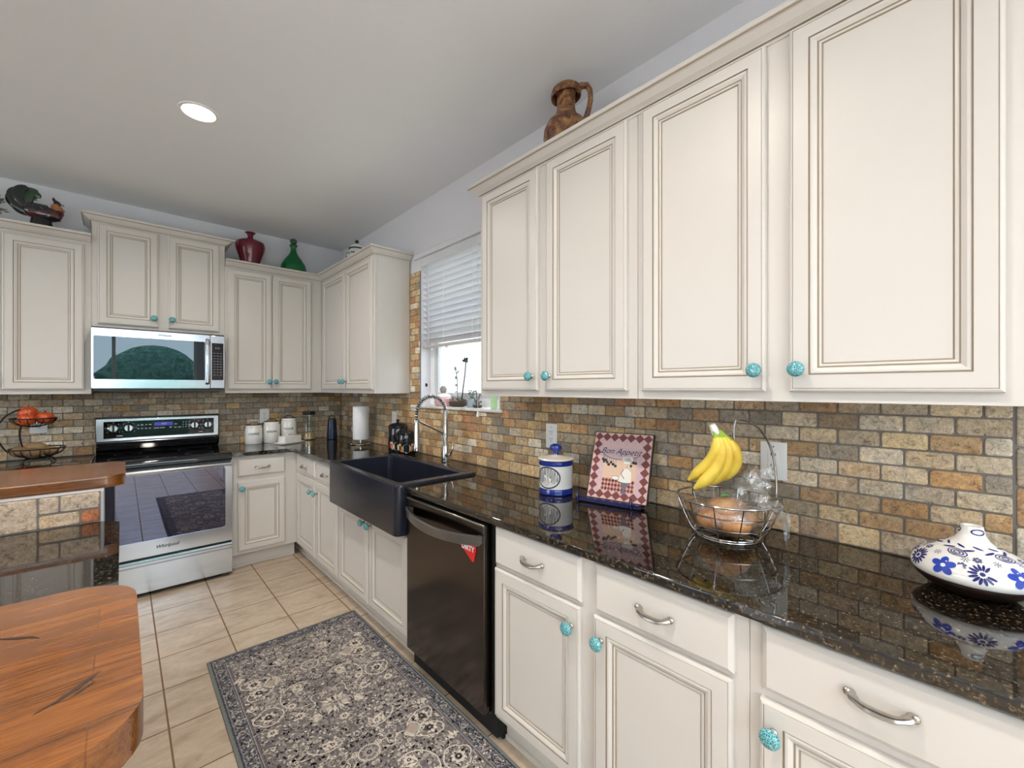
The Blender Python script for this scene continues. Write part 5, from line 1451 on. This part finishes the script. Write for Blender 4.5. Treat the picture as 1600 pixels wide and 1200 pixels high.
# ------------------------------------------------------------------ ornaments on top of the wall cabinets
ZT = 2.4305
def vases():
    c = (-.868, -.195)
    v = thing('vase', 'burgundy glass vase with wide shoulder on the back wall cabinets', 'vase', (c[0], c[1], ZT))
    mb = MB(); mb.lathe([(.058, 0), (.062, .004), (.060, .02), (.066, .06), (.088, .13), (.108, .19), (.114, .225), (.106, .252), (.078, .270), (.040, .280), (.022, .288), (.020, .312), (.026, .328), (.041, .340), (.038, .342), (.018, .325), (.014, .30), (.03, .272), (.10, .225), (.052, .06), (.05, .01)], c, 44, 0, ZT, True, True)
    mb.build('vessel', M_RUBY, v)
    c = (-.520, -.195)
    v = thing('decanter', 'emerald green glass bottle with round stopper on the back wall cabinets', 'bottle', (c[0], c[1], ZT))
    mb = MB(); mb.lathe([(.082, 0), (.092, .006), (.108, .05), (.111, .085), (.102, .125), (.074, .175), (.044, .215), (.028, .245), (.023, .275), (.024, .288), (.036, .310), (.033, .312), (.018, .288), (.018, .25), (.09, .12), (.09, .05), (.07, .01)], c, 44, 0, ZT, True, True)
    mb.build('vessel', M_EMER, v)
    mb = MB(); mb.lathe([(.012, .296), (.0165, .312), (.014, .318), (.024, .326), (.031, .344), (.027, .362), (.012, .372), (.001, .374)], c, 28, 0, ZT); mb.build('stopper', simple('dark_green_glass', srgb(30, 66, 48), .06, coat=.5), v)
    # ginger jar in the corner
    c = (-.175, -.810)
    v = thing('ginger_jar', 'white lidded jar with black pattern on the corner cabinet', 'jar', (c[0], c[1], ZT))
    mb = MB(); prof = [(.050, 0), (.060, .006), (.088, .07), (.094, .12), (.086, .165), (.066, .190), (.062, .196)]
    mb.lathe(prof, c, 40, 0, ZT); b = mb.build('body', M_CERAMIC, v)
    mb = MB(); mb.lathe([(.068, .1965), (.070, .200), (.070, .206), (.058, .226), (.034, .244), (.016, .250), (.010, .252)], c, 40, 0, ZT, ms=[1, 1, 0, 0, 0, 0]); l = mb.build('lid', [M_CERAMIC, M_INK], v)
    mb = MB(); mb.ball((c[0], c[1], ZT + .268), (.017, .017, .018), 0, 14, 10); mb.build('finial', M_BLK, l)
    mb = MB(); F0 = facing(c)
    def jf(th, zc_, off=.0012):
        def fn(x, y):
            z_ = zc_ + y; k = 0
            while k < len(prof) - 2 and prof[k + 1][1] < z_: k += 1
            f = (z_ - prof[k][1]) / (prof[k + 1][1] - prof[k][1]); rr = prof[k][0] + (prof[k + 1][0] - prof[k][0]) * f + off
            return (c[0] + rr * math.cos(th + x / .09), c[1] + rr * math.sin(th + x / .09), ZT + z_)
        return fn
    for i in range(8):
        th = F0 + i * PI / 4
        poly(mb, ell(0, 0, .010, .010, 4), jf(th, .15)); strip(mb, ell(0, 0, .022, .022, 4), .005, jf(th, .15), 0, True)
        for q in (-.028, .028):
            poly(mb, ell(q, .012, .006, .010, 8, .5), jf(th, .14)); poly(mb, ell(q, -.02, .006, .009, 8, -.5), jf(th, .14))
        strip(mb, [(-.035, 0), (0, .005), (.035, 0)], .004, jf(th, .105)); poly(mb, ell(0, 0, .02, .012, 10), jf(th, .07))
    mb.build('painted_pattern', M_INK, b, recalc=False)
    # brown amphora
    c = Vector((-.205, -3.215, ZT))
    v = thing('pottery_jug', 'weathered brown pottery jug with handle on the right wall cabinets', 'jug', c)
    mb = MB(); mb.lathe([(.060, 0), (.066, .004), (.090, .06), (.103, .12), (.100, .155), (.082, .190), (.056, .213), (.047, .222), (.049, .226), (.045, .232), (.040, .262), (.042, .292), (.050, .318), (.062, .336), (.071, .336), (.076, .324), (.078, .308), (.084, .306), (.085, .322), (.078, .342), (.062, .354), (.044, .356), (.034, .345), (.030, .30)], c[:2], 44, 0, ZT, True, True)
    for vv in mb.bm.verts:
        if vv.co.z > ZT + .30:
            # the lip is pinched front and back
            dxy = Vector((vv.co.x - c.x, vv.co.y - c.y)); vv.co.x = c.x + dxy.x * .74; vv.co.y = c.y + dxy.y * .86
    mb.build('vessel', M_AMPH, v)
    mb = MB(); s = Vector((.32, -.947, 0))
    mb.tube([c + s * a + Vector((0, 0, z)) for a, z in ((.050, .322), (.075, .336), (.100, .328), (.114, .300), (.116, .262), (.108, .222), (.096, .186), (.086, .170))], [.013, .013, .0125, .0115, .011, .011, .012, .014], 12, 0, sx=1.3); mb.build('handle', M_AMPH, v)
vases()
def rooster():
    c = Vector((-2.095, -.195, ZT))
    r = thing('rooster_figurine', 'dark glazed rooster figurine with green tail on the left wall cabinet', 'figurine', c)
    MB_BODY = None
    t = NT('rooster_glaze'); v = t.coord(); n = t.noise(v, 14, 3, .5, .6)
    t.color(t.ramp(n, [(.30, srgb(20, 100, 106)), (.38, srgb(24, 26, 36)), (.50, srgb(34, 30, 40)), (.60, srgb(96, 34, 42)), (.66, srgb(80, 30, 40)), (.72, srgb(30, 28, 38))])); t.set(rough=.12, coat=.6, coatr=.05); MG = t.m
    M_BLKG = M_BLKGLOSS
    mb = MB(); mb.lathe([(.066, 0), (.068, .004), (.066, .02), (.060, .06), (.054, .085), (.050, .115), (.044, .140)], c[:2], 28, 0, ZT, sq=.7); mb.build('base', M_BLKG, r)
    # body: tail root to breast and neck
    W = lambda x, z, y=0: (c.x + x, c.y + y, ZT + z)
    mb = MB(); mb.tube([W(-.088, .196), W(-.072, .190), W(-.046, .180), (W(-.006, .172)), W(.034, .170), W(.060, .176), W(.072, .196), W(.072, .218), W(.070, .240), W(.070, .252)], [.016, .036, .050, .058, .058, .052, .038, .026, .018, .012], 18, 0, sx=.8, up=(0, 0, 1)); b = mb.build('body', MG, r)
    mb = MB(); mb.ball(W(.074, .250), (.019, .016, .019), 0, 14, 10); mb.tube([W(.090, .250), W(.102, .247), W(.110, .242)], [.006, .005, .001], 8, 1); mb.build('head', [M_BLKG, simple('beak_orange', srgb(150, 92, 50), .3)], r)
    mb = MB(); mb.tube([W(.062, .244), W(.068, .222), W(.076, .198), W(.080, .186)], [.017, .030, .038, .020], 16, 0, sx=.85); mb.build('hackle', simple('hackle_orange', srgb(206, 130, 78), .2, var=.35, vscale=45), r)
    mb = MB(); mb.prism([(c.x + x, ZT + z) for x, z in ((.060, .255), (.050, .272), (.052, .290), (.062, .286), (.066, .272), (.076, .272), (.084, .262), (.092, .255), (.088, .246), (.072, .250))], c.y - .005, c.y + .005, 0, 'Y', .002, 2); mb.build('comb', simple('comb_dark_red', srgb(66, 22, 28), .2), r)
    mb = MB(); mb.prism([(c.x + x, ZT + z) for x, z in ((.090, .232), (.104, .214), (.108, .200), (.098, .200), (.090, .212))], c.y - .004, c.y + .004, 0, 'Y', .002, 2); mb.build('wattle', simple('wattle_dark', srgb(50, 22, 30), .2), r)
    MT1 = simple('tail_green', srgb(32, 74, 44), .12, coat=.5, var=.3, vscale=20); MT2 = simple('tail_dark', srgb(22, 34, 34), .12, coat=.5); MT3 = simple('tail_light_green', srgb(110, 150, 112), .15, var=.3, vscale=25)
    feathers = [(((-.055, .185), (-.070, .265), (-.035, .320), (-.004, .262)), MT1, .019), (((-.06, .185), (-.075, .25), (-.055, .300), (-.022, .245)), MT3, .016), (((-.065, .185), (-.090, .26), (-.070, .330), (-.012, .300)), MT1, .020), (((-.07, .180), (-.115, .25), (-.110, .31), (-.055, .316)), MT2, .022),
                (((-.075, .175), (-.135, .235), (-.135, .285), (-.092, .298)), MT2, .022), (((-.075, .168), (-.125, .190), (-.148, .235), (-.128, .276)), MT1, .020), (((-.065, .155), (-.105, .17), (-.132, .205), (-.136, .248)), MT2, .018), (((-.06, .145), (-.095, .155), (-.120, .185), (-.130, .225)), MT1, .016), (((-.07, .175), (-.10, .22), (-.09, .27), (-.05, .262)), MT3, .018)]
    for i, (p, m, w) in enumerate(feathers):
        mb = MB(); pts = [(c.x + x, c.y + (.010 * ((i % 3) - 1)), ZT + z) for x, z in bez(*p, 14)]
        rad = [w * (.55 + .9 * math.sin(PI * min(1, (j / 14) * .9 + .08)) ** .8) * (.35 if j == 14 else 1) for j in range(15)]
        mb.tube(pts, rad, 10, 0, up=(1, 0, 0), sx=.42); mb.build('tail_feather', m, r)
    # only the edge of this ornament shows at the left border of the photo
    c2 = Vector((-2.345, -.20, ZT))
    g = thing('leafy_ornament', 'grey green leafy ornament at the left photo edge beside the rooster', 'ornament', c2)
    mb = MB(); mb.lathe([(.045, 0), (.050, .01), (.040, .06), (.03, .07)], c2[:2], 20, 0, ZT); mb.build('pot', M_TWIG, g)
    rnd = random.Random(12); mb = MB()
    for i in range(150):
        a = rnd.random() * 2 * PI; el = rnd.uniform(-.6, 1.4); rr = rnd.uniform(.03, .085)
        P0 = c2 + Vector((rr * math.cos(a) * math.cos(el), .8 * rr * math.sin(a) * math.cos(el), .145 + .085 * math.sin(el)))
        d = (P0 - (c2 + Vector((0, 0, .12)))).normalized() * .036; s1 = d.orthogonal().normalized() * .010
        mb.F([mb.P(P0), mb.P(P0 + d * .5 + s1), mb.P(P0 + d), mb.P(P0 + d * .5 - s1)], 0)
    mb.tube([c2 + Vector((0, 0, .05)), c2 + Vector((0, 0, .17))], .01, 6)
    mb.build('foliage', M_LEAF, g, recalc=False)
rooster()

# ------------------------------------------------------------------ rug
def rug():
    cx = -.9945; hw = .3825; y0 = -1.820; per = .702; L = 2.15; yc0 = -2.194
    t = NT('rug_ground'); v = t.coord(); n = t.noise(v, 75, 6, .75); n2 = t.noise(v, 7, 4); n3 = t.noise(v, 240, 2)
    cc = t.ramp(n, [(.30, srgb(70, 66, 68)), (.48, srgb(106, 101, 102)), (.62, srgb(144, 138, 135)), (.75, srgb(176, 168, 162))])
    cc = t.mix(t.ramp(n2, [(.35, (0, 0, 0, 1)), (.7, (.45, .45, .45, 1))]), cc, srgb(120, 108, 100)); t.color(cc); t.set(rough=.95, spec=.1, sheen=.15); t.bump(n3, .5, .002); MGND = t.m
    t = NT('rug_border_ground'); n = t.noise(t.coord(), 95, 6, .75); cc = t.ramp(n, [(.32, srgb(50, 52, 62)), (.5, srgb(84, 86, 96)), (.66, srgb(136, 134, 138))]); t.color(cc); t.set(rough=.95, spec=.1); MBOR = t.m
    def yarn(name, c_):
        t = NT(name); n = t.noise(t.coord(), 130, 4, .7); t.color(t.mix(n, tuple(x * .62 for x in c_[:3]) + (1,), tuple(min(1, x * 1.12) for x in c_[:3]) + (1,))); t.set(rough=.95, spec=.1); return t.m
    MATS = [MGND, MBOR, yarn('rug_cream', srgb(222, 210, 196)), yarn('rug_grey', srgb(176, 168, 161)), yarn('rug_dark', srgb(52, 48, 52)), yarn('rug_binding', srgb(122, 126, 124)), yarn('rug_tan', srgb(182, 162, 142))]
    r = thing('rug', 'grey and cream floral runner rug on the tiled floor', 'rug', (cx, y0 - L / 2, 0))
    TOP = .0090
    mb = MB(); mb.prism(rrect(cx - hw, cx + hw, y0 - L, y0, .006, 2), .0006, TOP, 5, 'Z', .003, 2)
    rnd = random.Random(33)
    f = [lambda x, y, k=k: (cx + x, y, TOP + .00018 + .00016 * k) for k in range(7)]
    bw = .076
    poly(mb, [(-hw + .012, y0 - L + .012), (hw - .012, y0 - L + .012), (hw - .012, y0 - .012), (-hw + .012, y0 - .012)], f[0], 1)
    iw = hw - bw; iy0, iy1 = y0 - bw, y0 - L + bw
    poly(mb, [(-iw, iy1), (iw, iy1), (iw, iy0), (-iw, iy0)], f[1], 0)
    for d, w_, m in ((.016, .0022, 4), (.022, .0016, 3), (bw - .012, .0016, 3), (bw - .004, .0030, 3), (bw + .004, .0018, 4)):
        strip(mb, [(-hw + d, y0 - L + d), (hw - d, y0 - L + d), (hw - d, y0 - d), (-hw + d, y0 - d)], w_, f[2], m, True)
    def petal(x, y, a, l, w_, m, k=3):
        pts = [(0, 0), (l * .3, w_ * .5), (l * .65, w_ * .45), (l, 0), (l * .65, -w_ * .45), (l * .3, -w_ * .5)]
        ca, sa = math.cos(a), math.sin(a); poly(mb, [(x + p * ca - q * sa, y + p * sa + q * ca) for p, q in pts], f[k], m)
    def flower(x, y, R, m=2, n=8, cen=4):
        for i in range(n): petal(x + R * .25 * math.cos(2 * PI * i / n), y + R * .25 * math.sin(2 * PI * i / n), 2 * PI * i / n, R * .8, R * .52, m)
        poly(mb, ell(x, y, R * .36, R * .36, 10), f[5], cen); poly(mb, ell(x, y, R * .17, R * .17, 8), f[6], m)
    def leafspray(x, y, a, l, m=2):
        for da, k in ((-.55, .8), (0, 1.0), (.55, .8)):
            petal(x, y, a + da, l * k, l * .24, m, 4); petal(x + .3 * l * math.cos(a + da), y + .3 * l * math.sin(a + da), a + da + .55, l * .4, l * .13, m, 3); petal(x + .3 * l * math.cos(a + da), y + .3 * l * math.sin(a + da), a + da - .55, l * .4, l * .13, m, 3)
    def ringed(x, y, R, ry=None, m=2):
        ry = ry or R
        strip(mb, ell(x, y, R, ry, 28), R * .13, f[4], m, True)
        n = 26
        for i in range(n):
            a = 2 * PI * i / n; poly(mb, ell(x + R * 1.13 * math.cos(a), y + ry * 1.13 * math.sin(a), R * .055, R * .055, 6), f[4], m)
    def mir(fn, *pts, **kw): pass
    def curve(p0, p1, p2, p3, w_, m=2, k=4, n=16):
        for s in (-1, 1): strip(mb, [(s * x, y) for x, y in bez(p0, p1, p2, p3, n)], w_, f[k], m)
    # scattered small filling, mirrored about the centre line
    for i in range(900):
        x, y = rnd.uniform(.004, iw - .02), rnd.uniform(iy1 + .02, iy0 - .02); a = rnd.random() * 2 * PI; l = rnd.uniform(.016, .034); b = a + rnd.choice((-1, 1)) * rnd.uniform(.9, 1.8)
        p1 = (x + l * .6 * math.cos(a), y + l * .6 * math.sin(a)); p2 = (p1[0] + l * .6 * math.cos(b), p1[1] + l * .6 * math.sin(b))
        if not (0 < p2[0] < iw - .004 and iy1 + .004 < p2[1] < iy0 - .004 and 0 < p1[0] < iw - .004): continue
        m = rnd.choice((2, 3, 3, 3, 4)); w_ = rnd.uniform(.0016, .0030)
        for s in (-1, 1): strip(mb, [(s * q[0], q[1]) for q in bez((x, y), p1, p1, p2, 7)], w_, f[2], m)
    for i in range(3400):
        x, y = rnd.uniform(0, iw - .006), rnd.uniform(iy1 + .008, iy0 - .008)
        a = rnd.random() * 2 * PI; l = rnd.uniform(.006, .019); m = rnd.choice((2, 2, 3, 3, 4, 4))
        for s in (-1, 1): petal(s * x, y, a if s > 0 else PI - a, l, l * .5, m, 2)
    for i in range(330):
        x, y = rnd.uniform(0.01, iw - .02), rnd.uniform(iy1 + .02, iy0 - .02); R = rnd.uniform(.006, .012); m = rnd.choice((2, 2, 3))
        for s in (-1, 1): flower(s * x, y, R, m, 6)
    # border filling
    for i in range(2600):
        side = rnd.random()
        d = rnd.uniform(.024, bw - .014)
        per_l = rnd.uniform(0, 1)
        if side < .74: x, y = (-hw + d) * rnd.choice((-1, 1)), y0 - L * per_l
        else: x, y = -hw + 2 * hw * per_l, (y0 - d) if rnd.random() < .5 else (y0 - L + d)
        if not (-hw + .024 < x < hw - .024 and y0 - L + .024 < y < y0 - .024): continue
        l = rnd.uniform(.006, .014); petal(x, y, rnd.random() * 2 * PI, l, l * .5, rnd.choice((2, 3, 3, 4, 4)), 3)
    nb = int(L / .072)
    for i in range(nb):
        y = y0 - .06 - i * (L - .12) / (nb - 1)
        for s in (-1, 1): flower(s * (hw - .042), y, .015, 3, 8)
    for i in range(9):
        x = -hw + .06 + i * (2 * hw - .12) / 8
        for y in (y0 - .042, y0 - L + .042): flower(x, y, .015, 3, 8)
    # main repeating drawing
    yk = yc0
    while yk > iy1 - .30:
        yc = yk
        def inside(y): return iy1 < y < iy0
        def C(p0, p1, p2, p3, w_, m=2, k=4):
            q = [(p[0], yc + p[1]) for p in (p0, p1, p2, p3)]
            if all(inside(p[1]) for p in (q[0], q[3])): curve(*q, w_, m, k)
        def FL(x, y, R, **kw):
            if inside(yc + y):
                for s in (-1, 1): flower(s * x, yc + y, R, **kw)
        def LS(x, y, a, l, m=2):
            if inside(yc + y):
                for s in (-1, 1): leafspray(s * x, yc + y, a if s > 0 else PI - a, l, m)
        # ringed medallion with scrolling arms
        ringed(0, yc, .040, .036); flower(0, yc, .026, 3, 8)
        C((.046, .010), (.07, .03), (.085, .02), (.078, .002), .0042); C((.078, .002), (.07, -.014), (.09, -.026), (.105, -.010), .0042); C((.050, -.008), (.068, -.030), (.090, -.040), (.100, -.022), .0038); C((.105, -.010), (.115, .01), (.135, .012), (.150, -.002), .004)
        FL(.090, .020, .016, m=3); FL(.112, -.032, .014, m=3)
        # squarish palmettes and pairs of big flowers beside it
        for s in (-1, 1):
            px, py = s * .176, yc - .012
            poly(mb, [(px - .034, py - .004), (px - .01, py - .038), (px + .034, py - .010), (px + .016, py + .036)], f[3], 3)
            strip(mb, [(px - .034, py - .004), (px - .018, py - .030), (px - .01, py - .040), (px + .014, py - .032), (px + .036, py - .010), (px + .032, py + .012), (px + .016, py + .038), (px - .012, py + .026)], .0062, f[4], 2, True)
            poly(mb, ell(px, py, .016, .016, 8), f[5], 6)
        FL(.242, .022, .032); FL(.236, -.054, .032); FL(.242, .022, .018, m=6, n=6); FL(.236, -.054, .018, m=6, n=6)
        C((.150, -.002), (.19, .05), (.25, .075), (.292, .052), .005); C((.292, .052), (.302, .01), (.27, -.01), (.215, -.016), .005)
        C((.150, -.004), (.17, -.07), (.22, -.11), (.270, -.100), .005); C((.270, -.100), (.300, -.08), (.29, -.035), (.215, -.018), .005)
        # large arcs with leaf sprays
        C((.060, -.115), (.10, -.09), (.165, -.11), (.180, -.185), .0055); C((.180, -.185), (.185, -.24), (.14, -.29), (.085, -.285), .0045)
        LS(.118, -.165, 2.4, .060); LS(.200, -.140, -.6, .050, 3); FL(.095, -.135, .022); FL(.150, -.245, .020)
        for s in (-1, 1): ringed(s * .098, yc - .190, .016, .020)
        C((.060, .115), (.10, .09), (.165, .11), (.180, .165), .0050); LS(.125, .150, -2.5, .055); FL(.090, .130, .020)
        # cusped cartouches near the long sides
        C((.200, -.215), (.215, -.180), (.262, -.185), (.272, -.215), .0052); C((.272, -.215), (.305, -.222), (.305, -.262), (.278, -.270), .0052); C((.278, -.270), (.275, -.305), (.225, -.315), (.205, -.285), .0052); C((.205, -.285), (.180, -.275), (.178, -.230), (.200, -.215), .0052)
        FL(.242, -.248, .030); FL(.242, -.248, .016, m=3)
        LS(.285, -.170, 1.7, .050); LS(.288, .118, -1.6, .050)
        # leafy cross at the half period on the centre line
        if inside(yc - per / 2):
            for a in (PI / 4, 3 * PI / 4, 5 * PI / 4, 7 * PI / 4): leafspray(.012 * math.cos(a), yc - per / 2 + .012 * math.sin(a), a, .062)
            flower(0, yc - per / 2, .018, 3, 8)
            for a in (0, PI): petal(.02 * math.cos(a), yc - per / 2, a, .05, .022, 3, 4)
            ringed(0, yc - per / 2 + .105, .017, .022) if inside(yc - per / 2 + .13) else None
            flower(0, yc - per / 2 - .105, .022, 2, 8) if inside(yc - per / 2 - .13) else None
        C((.030, -.250), (.06, -.225), (.085, -.25), (.070, -.285), .0042); C((.070, -.285), (.060, -.31), (.085, -.33), (.110, -.315), .004)
        FL(.140, -.330, .024); LS(.070, -.400, .5, .055); FL(.250, -.350, .022)
        yk -= per
    mb.build('pile', MATS, r, recalc=False, nosharp=True)
rug()
